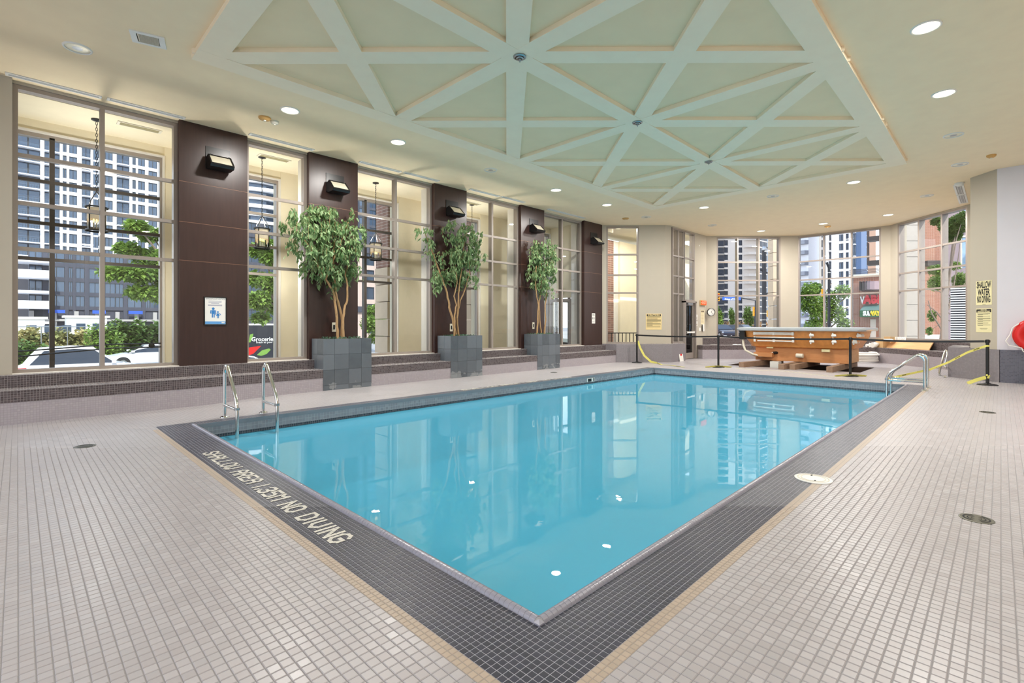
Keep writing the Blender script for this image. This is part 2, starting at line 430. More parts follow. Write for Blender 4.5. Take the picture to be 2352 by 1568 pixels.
# real tiles where the photograph lets you pick them apart
def view(x, y):
    t = x*F.x+y*F.y; r = x*R.x+y*R.y; return t, r
def in_view(x, y, tmax, m=0.04):
    t, r = view(x, y)
    return 1.70 < t < tmax and abs(r/t) < 1.045+m and CY+CAMZ*FOC/t < 1568+60
def cells(x0, x1, y0, y1, p, ox, oy, tmax):
    out = []
    i0 = math.ceil((x0-ox)/p-1e-6); i1 = math.floor((x1-ox)/p+1e-6); j0 = math.ceil((y0-oy)/p-1e-6); j1 = math.floor((y1-oy)/p+1e-6)
    for i in range(i0, i1):
        for j in range(j0, j1):
            x = ox+(i+.5)*p; y = oy+(j+.5)*p
            if in_view(x, y, tmax): out.append((view(x, y)[0], x, y))
    return out
def lay(name, stuffname, cl, p, gw, h, mat, maxn):
    cl.sort(); s = p*(1-gw); b = s*0.06
    me = mesh_of(MB().bbox(-s/2, s/2, -s/2, s/2, -0.001, h, b), name, mat)
    for t, x, y in cl[:maxn]:
        a = math.atan((dz(x, y+.02)-dz(x, y-.02))/.04); c = -math.atan((dz(x+.02, y)-dz(x-.02, y))/.04)
        inst(name, me, (x, y, dz(x, y)), floor, rot=(a, c, 0))
    rest = cl[maxn:]
    if rest:
        m2 = MB()
        for t, x, y in rest:
            vs = []
            for k, (sx_, sy_) in enumerate(((-1, -1), (1, -1), (1, 1), (-1, 1))):
                xx = x+sx_*s/2; yy = y+sy_*s/2; vs.append((xx, yy, dz(xx, yy)))
            for k, (sx_, sy_) in enumerate(((-1, -1), (1, -1), (1, 1), (-1, 1))):
                xx = x+sx_*(s/2-b); yy = y+sy_*(s/2-b); vs.append((xx, yy, dz(xx, yy)+h))
            m2.add(vs, [(4, 5, 6, 7), (0, 1, 5, 4), (1, 2, 6, 5), (2, 3, 7, 6), (3, 0, 4, 7)])
        o = m2.build(stuffname, mat, floor); o['kind'] = 'stuff'
cl = cells(-4, X0-WL-BW, -2, 9.6, TP, TO[0], TO[1], 5.4)+cells(X0-WL-BW, 9, -2.5, Y0-WR-BW, TP, TO[0], TO[1], 5.4)
lay('deck_tile', 'deck_tile_field', cl, TP, 0.075, 0.0024, m_tile_geo, 300)
cl = cells(X0-WL, X0, Y0-WR, Y1, MPc, X0, Y0, 3.6)+cells(X0, 6, Y0-WR, Y0, MPc, X0, Y0, 3.6)
lay('mosaic_tile', 'mosaic_field', cl, MPc, 0.10, 0.0016, m_mos_geo, 300)
cl = cells(X0-WL-BW, X0-WL, Y0-WR-BW, Y1, MPc, X0, Y0, 3.6)+cells(X0-WL, 6, Y0-WR-BW, Y0-WR, MPc, X0, Y0, 3.6)
lay('border_tile', 'border_tile_field', cl, MPc, 0.12, 0.0016, m_beige_geo, 300)
# spa pit below the floor
mb = MB(); x0, x1, y0, y1 = PIT
mb.add([(x0, y0, 0), (x1, y0, 0), (x1, y1, 0), (x0, y1, 0), (x0, y0, -.9), (x1, y0, -.9), (x1, y1, -.9), (x0, y1, -.9)],
       [(4, 5, 6, 7), (0, 4, 7, 3), (1, 2, 6, 5), (0, 1, 5, 4), (3, 7, 6, 2)])
o = mb.build('spa_pit', plain('raw concrete', (92, 76, 68), 0.9, var=0.3, scale=3), floor, label='bare dark pit where the hot tub was lifted out')

# mosaic lettering in the deck border
SEG = {  # strokes on a 4 wide 6 high grid
 'S': [[(4, 5), (3, 6), (1, 6), (0, 5), (0, 4), (4, 2), (4, 1), (3, 0), (1, 0), (0, 1)]], 'H': [[(0, 0), (0, 6)], [(4, 0), (4, 6)], [(0, 3), (4, 3)]],
 'A': [[(0, 0), (0, 4.6), (1.4, 6), (2.6, 6), (4, 4.6), (4, 0)], [(0, 3), (4, 3)]], 'L': [[(0, 6), (0, 0), (4, 0)]],
 'O': [[(1.2, 0), (0, 1.2), (0, 4.8), (1.2, 6), (2.8, 6), (4, 4.8), (4, 1.2), (2.8, 0), (1.2, 0)]],
 'W': [[(0, 6), (0, 0.8), (1, 0), (2, 1.2), (3, 0), (4, 0.8), (4, 6)]], 'R': [[(0, 0), (0, 6), (3, 6), (4, 5), (4, 4), (3, 3), (0, 3)], [(2, 3), (4, 0)]],
 'E': [[(4, 6), (0, 6), (0, 0), (4, 0)], [(0, 3), (3, 3)]], '1': [[(2, 0), (2, 6)]], '.': [[(2, 0), (2, 0.9)]],
 '3': [[(0, 5), (1, 6), (3, 6), (4, 5), (4, 4), (3, 3), (1.5, 3)], [(3, 3), (4, 2), (4, 1), (3, 0), (1, 0), (0, 1)]],
 '5': [[(4, 6), (0, 6), (0, 3.6), (3, 3.6), (4, 2.4), (4, 1), (3, 0), (0, 0)]], 'M': [[(0, 0), (0, 6), (2, 4.4), (4, 6), (4, 0)]],
 'N': [[(0, 0), (0, 6), (4, 0), (4, 6)]], 'D': [[(0, 0), (0, 6), (2.6, 6), (4, 4.6), (4, 1.4), (2.6, 0), (0, 0)]], 'I': [[(2, 0), (2, 6)]],
 'V': [[(0, 6), (0, 1.8), (2, 0), (4, 1.8), (4, 6)]], 'G': [[(4, 4.8), (2.8, 6), (1.2, 6), (0, 4.8), (0, 1.2), (1.2, 0), (2.8, 0), (4, 1.2), (4, 2.8), (2.2, 2.8)]]}
m_let = tiled('letter mosaic', (220, 215, 204), (150, 148, 148), MPc, 0.07, 0.4, 0.05, off=(X0, Y0))
def lettering(s, org, right, up, cw, ch, adv, zz):
    k = 0
    for chh in s:
        if chh == ' ': k += 0.72; continue
        m = MB(); narrow = chh in '1I.'; dzz = 0.0
        for st in SEG[chh]:
            for a, b in zip(st, st[1:]):
                pa = org+right*(adv*k+(a[0]-(1.2 if narrow else 0))/4*cw)+up*(a[1]/6*ch); pb = org+right*(adv*k+(b[0]-(1.2 if narrow else 0))/4*cw)+up*(b[1]/6*ch)
                d = (pb-pa).normalized(); nn = Vector((-d.y, d.x, 0)); hw = 0.0125; pa = pa-d*hw*0.9; pb = pb+d*hw*0.9
                vs = [pa-nn*hw, pb-nn*hw, pb+nn*hw, pa+nn*hw]
                dzz += .00016; m.add([v+Vector((0, 0, zz)) for v in vs]+[v+Vector((0, 0, zz+0.0008+dzz)) for v in vs], [(4, 5, 6, 7), (0, 1, 5, 4), (1, 2, 6, 5), (2, 3, 7, 6), (3, 0, 4, 7)])
        m.build('mosaic_letter', m_let, floor)
        k += 0.5 if narrow else 1
lettering('SHALLOW AREA 1.35M NO DIVING', Vector((1.352, 5.83, 0)), Vector((0, -1, 0)), Vector((1, 0, 0)), 0.083, 0.125, 0.1205, 0.0026)
lettering('SHALLOW AREA 1.35M NO DIVING', Vector((6.35, Y1+.10, 0)), Vector((1, 0, 0)), Vector((0, 1, 0)), 0.10, 0.10, 0.143, 0.0018)

# ------------------------------------------------------------------ pool
pool = thing('swimming_pool', 'large rectangular indoor pool of turquoise water sunk in the tiled deck', 'pool', (X0, Y0, 0))
ZF = -1.2; ZW = -0.205; q = 0.05
px0, px1, py0, py1 = X0+q, X1, Y0+q, Y1
mb = MB()
mb.add([(px0, py0, -.235), (px1, py0, -.235), (px1, py1, -.235), (px0, py1, -.235), (px0, py0, ZF), (px1, py0, ZF), (px1, py1, ZF), (px0, py1, ZF)],
       [(4, 5, 6, 7), (0, 4, 7, 3), (1, 2, 6, 5), (0, 1, 5, 4), (3, 7, 6, 2)])
mb.build('basin', m_poolp, pool)
mb = MB()
for (z0, z1, mi) in ((-0.165, 0.0, 0), (-0.235, -0.165, 1)):
    mb.m(mi)
    for a, b in (((px0, py1), (px1, py1)), ((px1, py1), (px1, py0)), ((px1, py0), (px0, py0)), ((px0, py0), (px0, py1))):
        mb.add([(a[0], a[1], z0), (b[0], b[1], z0), (b[0], b[1], z1), (a[0], a[1], z1)], [(0, 3, 2, 1)])
mb.build('waterline_tiles', [m_wallt, m_line], pool, uv=True)
MB().add([(px0, py0, ZW), (px1, py0, ZW), (px1, py1, ZW), (px0, py1, ZW)], [(0, 1, 2, 3)]).build('water', m_water, pool)
# bullnose edge pieces
CP = 0.032*1.03125
prof = [(0.0, -0.004), (0.003, 0.010), (0.012, 0.019), (0.026, 0.022), (0.041, 0.017), (0.051, 0.004), (0.053, -0.03), (0.02, -0.03)]
def cope_mesh(p):
    L = p*0.93; return [[Vector((a, s*L/2, z)) for a, z in prof] for s in (-1, 1)]
me = mesh_of(MB().loft(cope_mesh(CP)), 'edge_tile', m_cope, True)
pcs = []
n = int((Y1-Y0)/CP)
for i in range(1, n): pcs.append((X0, Y0+(i+.5)*CP, 0))
n = int((X1-X0)/CP)
for i in range(1, n): pcs.append((X0+(i+.5)*CP, Y0, PI/2))
pcs.sort(key=lambda p: view(p[0], p[1])[0])
mb = MB()
for k, (x, y, a) in enumerate(pcs):
    if k < 300: inst('edge_tile', me, (x, y, 0), pool, rot=(0, 0, a), scale=(1, 1 if a == 0 else -1, 1) if a == 0 else (-1, 1, 1)) if a == 0 else inst('edge_tile', me, (x, y, 0), pool, rot=(PI, 0, -PI/2) if False else (0, 0, PI/2), scale=(1, 1, 1))
    else:
        for r in (cope_mesh(CP),):
            if a == 0: rr = [[Vector((x+v.x, y+v.y, v.z)) for v in q_] for q_ in r]
            else: rr = [[Vector((x-v.y, y+v.x, v.z)) for v in q_] for q_ in r]
            mb.loft(rr)
o = mb.build('edge_tile_run', m_cope, pool, True); o['kind'] = 'stuff'
# grout core under the edge pieces
mb = MB(); s = 0.9
pc = [(a if a > 0 else 0.001, z-0.0022) for a, z in prof]
mb.loft([[Vector((X0+a, yy, z)) for a, z in pc] for yy in (Y0+.02, Y1)]); mb.loft([[Vector((xx, Y0+a, z)) for a, z in pc] for xx in (X0+.02, X1)])
mb.build('edge_grout', m_grout, pool)
mb = MB(); mb.bbox(X0-.002, X0+CP, Y0-.002, Y0+CP, -.004, .02, .012); mb.build('corner_tile', m_cope, pool)
mb = MB(); mb.box(X0, X1, Y1-.006, Y1, -.05, .003); mb.box(X1-.006, X1, Y0, Y1, -.05, .003)
mb.build('edge_trim', m_line, pool)
# drains and inlets in the pool floor
for (cx, cyy) in ((10.5, 7.05), (10.45, 5.15)):
    mb = MB(); z = ZF+.004
    for a0, a1, mi in ((.27, .22, 0), (.17, .0, 1)):
        mb.m(mi)
        if a1: 
            for s_ in ((-a0, a0, a1, a0), (-a0, a0, -a0, -a1), (-a0, -a1, -a1, a1), (a1, a0, -a1, a1)): mb.box(cx+s_[0], cx+s_[1], cyy+s_[2], cyy+s_[3], z, z+.006)
        else: mb.box(cx-a0, cx+a0, cyy-a0, cyy+a0, z, z+.006)
    o = mb.build('main_drain', [m_blk, plain('drain grate', (120, 190, 192), 0.5)], pool)
MB().lathe([(.001, .0), (.14, 0), (.14, .012), (.001, .016)], 20, Matrix.Translation((10.55, 6.1, ZF))).build('floor_plug', m_blk, pool)
for x, y in ((6.2, 3.2), (7.9, 2.9), (5.0, 5.8)):
    MB().lathe([(.001, .0), (.09, 0), (.09, .01), (.001, .014)], 20, Matrix.Translation((x, y, ZF))).build('floor_inlet', plain('inlet', (190, 232, 236), 0.5), pool)
m = MB(); m.m(0); px_ = P(1357, 877, Y=Y1-.01).x
m.box(px_-.17, px_+.17, Y1-.014, Y1-.004, -.16, -.06); m.m(1); m.box(px_-.13, px_+.02, Y1-.018, Y1-.014, -.15, -.075); m.box(px_+.11, px_+.15, Y1-.018, Y1-.014, -.15, -.065)
m.build('skimmer_mouth', [m_white, m_blk], pool)

# ------------------------------------------------------------------ walls
def seg(mb, p0, p1, z0, z1, th=0.25, inset=0.0):
    p0 = Vector((p0[0], p0[1])); p1 = Vector((p1[0], p1[1])); d = (p1-p0).normalized(); n = Vector((-d.y, d.x))
    a = p0+n*inset; b = p1+n*inset; c = p1+n*(inset+th); e_ = p0+n*(inset+th)
    mb.prism([a, b, c, e_], z0, z1)
def lerp(a, b, f): return Vector(a)*(1-f)+Vector(b)*f
COLS = [(2.00, 3.10), (4.28, 5.37), (7.47, 8.53), (10.65, 11.70), (13.80, 14.87)]
BAYS = [(-.05, 2.0), (3.10, 4.28), (5.37, 7.47), (8.53, 10.65), (11.70, 13.80)]
ZS = 0.60
wl = MB()
wl.box(-5.0, -.05, 10.2, 10.6, ZS, ZC); wl.box(-5.0, 14.87, 10.2, 10.6, -.1, ZS)
for a, b in BAYS: wl.box(a, b, YW, 10.6, 4.88, ZC)
for a, b in COLS: wl.box(a+.02, b-.02, 10.44, 10.75, -0.1, ZC)
o = wl.build('wall_left', m_wall); o['kind'] = 'structure'
for i, (a, b) in enumerate(BAYS):
    tr = struct('trim_%d' % (i+40)); MB().box(a, b, 10.2, 10.34, ZS, ZS+.012).build('sill_board', m_aluw, tr); MB().box(a-.02, a, 10.47, 10.78, ZS, ZC).box(b, b+.02, 10.47, 10.78, ZS, ZC).box(b+.02, b+.14, 10.755, 10.775, ZS, ZC).build('reveal', m_aluw, tr)
w6a, w6b = lerp(A[1], A[2], .10), lerp(A[1], A[2], .60)
w_ = MB(); seg(w_, A[1], w6a, 0, ZC); seg(w_, w6a, w6b, 0, .64); seg(w_, w6a, w6b, 4.88, ZC); seg(w_, w6b, A[2], 0, ZC); seg(w_, A[2], A[3], 0, ZC, .2)
D0, D1 = Vector((17.78, 8.5)), Vector((18.70, 8.5))
seg(w_, A[3], D0, 0, .64, .2); seg(w_, D1, A[4], 0, ZC, .2); seg(w_, A[3], D1, 4.88, ZC, .2); seg(w_, A[4], A[5], 0, ZC)
o = w_.build('wall_back_left', m_wall); o['kind'] = 'structure'
w_ = MB()
for i in (5, 7, 10): seg(w_, A[i], A[i+1], 0, .8)
for i in (5, 7, 10): seg(w_, A[i], A[i+1], 4.88, ZC)
seg(w_, A[6], A[7], 0, ZC, .3); seg(w_, A[8], A[9], 0, ZC, .3); seg(w_, A[9], A[10], 0, ZC, .3); seg(w_, A[11], A[12], 0, ZC)
o = w_.build('wall_back', m_wall); o['kind'] = 'structure'
w_ = MB(); seg(w_, A[12], A[13], 0, ZC, .1)
w_.prism([A[13], A[14], (16.25, 0.065), (16.47, .3)], 0, ZC); o = w_.build('wall_pier', m_wall); o['kind'] = 'structure'; o.name = 'wall_right_pier'
w_ = MB(); seg(w_, A[14], A[15], 0, ZC, .25); o = w_.build('wall_right', m_wallw); o['kind'] = 'structure'
w_ = MB(); seg(w_, A[15], A[16], 0, ZC, .25); o = w_.build('wall_near', m_wall); o['kind'] = 'structure'

def window(name, p0, p1, z0, z1, rails, nl, depth=.12, fw=.055, m=None, mats=None, glass=True, inner=0.0, rd=None, ymull=None, head=None, skip=()):
    """curtain wall window; left to right as seen from inside; every member and pane its own part"""
    root = struct(name); m = m or m_alu
    p0 = Vector((p0[0], p0[1], 0)); p1 = Vector((p1[0], p1[1], 0)); d = (p1-p0).normalized(); L = (p1-p0).length; n = Vector((-d.y, d.x, 0))
    M = frame(p0, d, n, Vector((0, 0, 1)))
    def part(nm, *b, mat=None): return MB().box(*b, M=M).build(nm, mat or m, root)
    part('jamb', 0, fw, inner, depth, z0, z1); part('jamb', L-fw, L, inner, depth, z0, z1)
    part('head', fw, L-fw, inner, depth, z1-(head or fw), z1); part('sill', fw, L-fw, inner, depth, z0, z0+fw)
    xs = [L*k/nl for k in range(nl+1)]
    for x in xs[1:-1]: part('mullion', x-fw/2, x+fw/2, inner, depth, z0+fw, z1-fw)
    rd = rd if rd is not None else depth*0.6
    for r in rails:
        for k in range(nl):
            a = xs[k]+(fw if k == 0 else fw/2); b = xs[k+1]-(fw if k == nl-1 else fw/2)
            part('rail', a, b, inner+.006, rd, r-.028, r+.028)
    if glass:
        zz = [z0]+list(rails)+[z1]
        for k in range(nl):
            for j in range(len(zz)-1):
                if (k, j) in skip: continue
                y = inner+(rd-inner)*0.55
                MB().add([M @ Vector(q) for q in ((xs[k]+.02, y, zz[j]+.02), (xs[k+1]-.02, y, zz[j]+.02), (xs[k+1]-.02, y, zz[j+1]-.02), (xs[k]+.02, y, zz[j+1]-.02))], [(0, 1, 2, 3)]).build('pane', m_glass, root)
    return root, M, L
RL = [2.46, 3.14, 3.85]
for i, (a, b) in enumerate(BAYS):
    window('window_%d' % (i+1), (a, 10.32), (b, 10.32), ZS, 4.88, RL, 1 if i == 1 else 2, depth=.14, fw=.06)
window('window_6', w6a, w6b, .64, 4.88, [2.47, 3.12, 3.86], 1, depth=.16)
window('window_7', A[3]+Vector((.12, 0)), D0+Vector((.06, 0)), .64, 4.88, [2.47, 3.12, 3.86], 2, depth=.2, rd=.08)
rails = [2.50, 3.12, 3.86]
window('window_8', A[5]+(A[6]-A[5])*.0, A[6], .8, 4.88, rails, 3, depth=.2, rd=.08)
window('window_9', A[7], A[8], .8, 4.88, rails, 3, depth=.16, rd=.08)
window('window_10', A[10], A[11], .8, 4.88, rails, 3, depth=.2, rd=.08)
# near end of the room: unseen glazing behind the camera, added to let in sky light
window('window_11', (-5.0, -4.0), (-5.0, 10.2), .1, 4.88, [2.2, 3.5], 8, depth=.14)
# glazed exit door and the lights over it
root, M, L = window('window_12', D0+Vector((.03, 0)), D1, 2.22, 4.88, [3.12, 3.86], 1, depth=.2, rd=.08)
d1 = struct('door_1'); X = D0.x+.05; XE = D1.x-.04
for nm, b in (('door_stile', (X, X+.09, 8.53, 8.58, .02, 2.16)), ('door_stile', (XE-.09, XE, 8.53, 8.58, .02, 2.16)), ('door_rail', (X+.09, XE-.09, 8.53, 8.58, 2.06, 2.16)), ('door_rail', (X+.09, XE-.09, 8.53, 8.58, .02, .24))):
    MB().box(*b).build(nm, m_alu, d1)
MB().box(X+.09, XE-.09, 8.55, 8.56, .24, 2.06).build('door_glass', m_glass, d1)
MB().box(X+.05, XE-.05, 8.44, 8.475, 1.0, 1.06).box(X+.05, X+.09, 8.44, 8.53, .99, 1.07).box(XE-.09, XE-.05, 8.44, 8.53, .99, 1.07).build('panic_bar', m_white, d1)
MB().box(X+.1, X+.5, 8.4, 8.52, 2.08, 2.15).build('door_closer', m_stl, d1)
MB().box(XE+.0, XE+.06, 8.44, 8.6, 0, 2.22).box(X-.05, X-.0, 8.44, 8.6, 0, 2.22).box(X-.05, XE+.06, 8.44, 8.6, 2.165, 2.23).build('door_frame', m_alu, d1)

# ------------------------------------------------------------------ ceiling
root = MB().prism(A, ZC, ZC+.3).build('ceiling', m_ceil); root['kind'] = 'structure'; ceil = root
MB().box(-6.5, 14.9, 10.25, 12.6, ZC+.25, ZC+.5).box(-5, 14.8, 10.32, 10.74, ZC-.01, ZC+.24).build('parapet', m_wall, ceil)  # unseen slab and strip, added to stop sun leaking over the window wall
ZB = ZC-.07
def beam(p, q_, wd, k, e0=0.0):
    p = Vector(p); q_ = Vector(q_); d = (q_-p).normalized(); n = Vector((-d.y, d.x))*wd/2; z = ZB+.0007*k
    p = p-d*e0; q_ = q_+d*e0
    MB().prism([p-n, q_-n, q_+n, p+n], z, ZC).build('ceiling_beam', m_beam, ceil)
bx0, bx1, by0, by1 = 1.63, 13.76, 1.46, 7.62; bw = .33; ym = (by0+by1)/2; st = (bx1-bx0)/4
k = 0
for a, b in (((bx0, by0+bw/2), (bx1, by0+bw/2)), ((bx0, by1-bw/2), (bx1, by1-bw/2))): beam(a, b, bw, k); k += 1
for a, b in (((bx0+bw/2, by0+bw), (bx0+bw/2, by1-bw)), ((bx1-bw/2, by0+bw), (bx1-bw/2, by1-bw))): beam(a, b, bw, k); k += 1
beam((bx0+bw, ym), (bx1-bw, ym), .29, k); k += 1
for i in (1, 2, 3): beam((bx0+st*i, by0+bw), (bx0+st*i, by1-bw), .29, k); k += 1
hy = (by1-by0)/2
for i in range(4):
    for j in range(2):
        a = Vector((bx0+st*i, by0+hy*j)); b = a+Vector((st, hy)); ins = .16
        for (p, q_) in ((a, b), (Vector((a.x, b.y)), Vector((b.x, a.y)))):
            d = (q_-p).normalized(); beam(p+d*.1, q_-d*.1, .29, k); k += 1
# cream coffer panels between the beams (flush under the slab)
for i in range(4):
    for j in range(2):
        x, y = bx0+st*i, by0+hy*j; c = (x+st/2, y+hy/2); e = [(x, y), (x+st, y), (x+st, y+hy), (x, y+hy)]; mids = [(x+st/2, y), (x+st, y+hy/2), (x+st/2, y+hy), (x, y+hy/2)]
        for kk in range(4):
            MB().add([(e[kk][0], e[kk][1], ZC-.002), (e[(kk+1) % 4][0], e[(kk+1) % 4][1], ZC-.002), (c[0], c[1], ZC-.002)], [(0, 2, 1)]).build('coffer_panel', m_coff, ceil)

# ------------------------------------------------------------------ panelled columns
ORD = ['nearest dark brown panelled column, carrying the framed notice', 'second dark brown column, behind the largest potted ficus', 'third dark brown column, behind the middle potted ficus',
       'fourth dark brown column, behind the smallest potted ficus', 'farthest dark brown column, with a small white notice']
for i, (a, b) in enumerate(COLS):
    t = thing('clad_column', ORD[i], 'column', ((a+b)/2, 10.32, ZS), group='dark panelled columns along the window wall')
    zz = [ZS]+RL+[ZC]; 
    MB().box(a+.012, b-.012, 10.212, 10.44, ZS, ZC).build('core', m_dark, t)
    for j in range(4):
        MB().box(a, b, 10.2, 10.45, zz[j]+(.004 if j else 0), zz[j+1]-(.004 if j < 3 else .001)).build('panel', m_col, t)
    for j in range(1, 4): MB().box(a+.003, b-.003, 10.203, 10.43, zz[j]-.004, zz[j]+.004).build('joint_strip', plain('joint', (150, 110, 86), 0.5), t)

# ------------------------------------------------------------------ tiled benches
BM = [m_bdark, m_blight, m_btop]
def bench_run(name, x0, x1, label, e0=None):
    t = thing(name, label, 'bench', ((x0+x1)/2, 9.9, 0), group='two tier tiled benches under the windows')
    lo = MB(); lo.m(1).box(x0, x1, 9.64, 10.198, -.12, .256); lo.m(0).box(x0, x1, 9.636, 10.198, .256, .416)
    lo.build('seat_block', BM, t, uv=True)
    MB().box(x0, x1, 9.634, 10.198, .416, .424).build('seat_top', m_btop, t)
    MB().box(x0, x1, 10.06, 10.198, .424, .592).build('back_ledge', m_bdark, t, uv=True)
    MB().box(x0, x1, 10.056, 10.2, .592, .602).build('ledge_top', m_btop, t)
GAPS = [(4.325, 5.39), (7.55, 8.585), (10.75, 11.78)]
bench_run('tiled_bench', -5, GAPS[0][0], 'longest tiled bench, at the left edge up to the first stone planter')
bench_run('tiled_bench', GAPS[0][1], GAPS[1][0], 'tiled bench between the first and second stone planters')
bench_run('tiled_bench', GAPS[1][1], GAPS[2][0], 'tiled bench between the second and third stone planters')
bench_run('tiled_bench', GAPS[2][1], 14.9, 'tiled bench from the third stone planter to the far corner ledge')
# corner ledge by the exit door
t = thing('tiled_ledge', 'low grey tiled ledge below the caution sign beside the exit door', 'ledge', (16.2, 8.6, 0))
pl = [(14.91, 9.63), (15.07, 9.45), (16.29, 8.22), (17.3, 8.22), (17.3, 8.5), (16.75, 8.5), (16.5, 8.6), (14.87, 10.28)]
MB().prism(pl, 0, .63).build('body', m_bgrey, t, uv=True); MB().prism(pl, .63, .64).build('top', m_btop, t)
# alcove bench around the hot tub
t = thing('alcove_bench', 'two tier tiled bench wrapping the alcove behind the hot tub', 'bench', (20.8, 4.5, 0))
fr = [(18.55, 8.5), (18.76, 8.22), (21.4, 5.56), (21.4, 3.27), (18.75, .62)]
bk = [(19.4, 8.5), (19.55, 8.2), (21.86, 5.74), (21.86, 3.1), (19.42, .64)]
wallp = [(19.75, 8.5), (20.05, 8.2), (21.85, 6.35), (22.3, 5.83), (22.3, 2.84), (22.0, 2.6), (20.1, .72), (20.05, .6)]
pl = fr+[(p[0], p[1]) for p in wallp[::-1]]
pl[0] = (18.9, 8.48)
MB().prism(pl, 0, .35).build('base', m_blight, t, uv=True); MB().prism(pl, .35, .515).build('front_band', m_bdark, t, uv=True); MB().prism(pl, .515, .525).build('seat_top', m_btop, t)
pl2 = bk+[(p[0], p[1]) for p in wallp[::-1]]
MB().prism(pl2, .525, .785).build('back_ledge', m_bdark, t, uv=True); MB().prism(pl2, .785, .797).build('ledge_top', m_btop, t)
# ledge at the right end of the room
t = thing('tiled_ledge', 'tall grey mosaic ledge beneath the shallow water sign', 'ledge', (16.4, .3, 0))
pl = [(16.72, .96), (18.6, .96), (18.6, .64), (16.47, .545), (15.955, .07), (15.955, .02), (15.92, .03)]
MB().prism(pl, 0, .742).build('body', m_bgrey, t, uv=True); MB().prism(pl, .742, .752).build('top', m_bgrey, t)
t = thing('tiled_wainscot', 'dark slate blue mosaic wainscot on the right wall', 'wall tiles', (15.9, -2.3, 0))
MB().box(15.92, 15.955, -3.99, .02, 0, .752).build('tile_field', tiled('slate mosaic', (84, 84, 98), (132, 132, 140), MPc, .12, .3, .15, use_uv=True), t, uv=True)
MB().box(15.45, 15.918, -3.99, -.42, 0, .42).build('step', m_bgrey, t, uv=True)
# ------------------------------------------------------------------ ceiling fixtures
m_lampon = emis('lit lamp', (255, 238, 200), 6.0)
m_baff = plain('reflector', (238, 228, 200), 0.3, 0.2)
def downlight(p, lit, label, r=.15, power=None):
    t = thing('recessed_downlight', label, 'ceiling light', (p.x, p.y, ZC))
    M = Matrix.Translation((p.x, p.y, ZC))
    MB().lathe([(r-.02, 0.0), (r-.02, -.012), (r-.01, -.017), (r, -.012), (r+.004, 0)], 28, M, False).build('trim_ring', m_white, t, True)
    MB().lathe([(r-.02, -.002), (r-.045, -.006), (0.001, -.007)], 28, M, False).build('lamp', m_lampon if lit else m_baff, t)
    if not lit: MB().lathe([(.055, -.0085), (.001, -.0095)], 20, M, False).build('reflector_cup', m_stl, t)
    if lit:
        ld = bpy.data.lights.new('lamp_light', 'AREA'); ld.shape = 'DISK'; ld.size = 2*r-.06; ld.energy = power or LAMP_W; ld.color = (1, .97, .925)
        o = bpy.data.objects.new('lamp_light', ld); C.objects.link(o); o.parent = t; o.location = (0, 0, -.02)
    return t
DL = [((178, 110), 0, 'unlit recessed downlight at the near left, beside the square vent'), ((2127, 62), 1, 'lit recessed downlight nearest to the right, top corner of the view'),
 ((2168, 214), 1, 'second lit downlight down the right side of the beam grid'), ((2190, 310), 0, 'unlit downlight third down the right side of the ceiling'),
 ((2205, 377), 0, 'unlit downlight fourth down the right side, near the smoke detector'), ((666, 253), 1, 'lit downlight between the first column and the beam grid'),
 ((914, 326), 1, 'lit downlight above the largest ficus, left of the beam grid'), ((1127, 390), 0, 'unlit downlight left of the beam grid near the middle ficus'),
 ((1277, 436), 1, 'lit downlight above the smallest ficus'), ((1394, 470), 1, 'lit downlight off the far left corner of the beam grid'),
 ((1484, 498), 0, 'unlit downlight just before the caution sign wall'), ((1617, 476), 1, 'lit downlight beyond the far edge of the beam grid, nearest of its row'),
 ((1636, 517), 0, 'unlit downlight above the exit door'), ((1775, 450), 0, 'unlit downlight close to the far corner of the beam grid'),
 ((1748, 530), 1, 'lit downlight over the left alcove window'), ((1891, 513), 1, 'lit downlight over the middle alcove window'),
 ((1961, 418), 1, 'lit downlight near the far right corner of the beam grid'), ((2129, 449), 0, 'unlit downlight in front of the right alcove window'),
 ((2040, 493), 1, 'lit downlight over the pillar between the two right alcove windows')]
for (p, lit, lab) in DL: downlight(P(*p, z=ZC), lit, lab)
BH = [((-2.8, 1.5), 'added lit downlight behind the photographer, centre'), ((-2.8, 5.5), 'added lit downlight behind the photographer, window side'), ((-1.0, -2.6), 'added lit downlight behind the photographer, wall side'),
      ((3.5, -2.6), 'added unseen downlight by the near wall, first'), ((8.0, -2.6), 'added unseen downlight by the near wall, second'), ((12.4, -2.6), 'added unseen downlight by the near wall, third')]
for p, lab in BH: downlight(Vector((p[0], p[1], ZC)), 1, lab, power=LAMP_W*.72)  # unseen downlights, added to fill the room with light
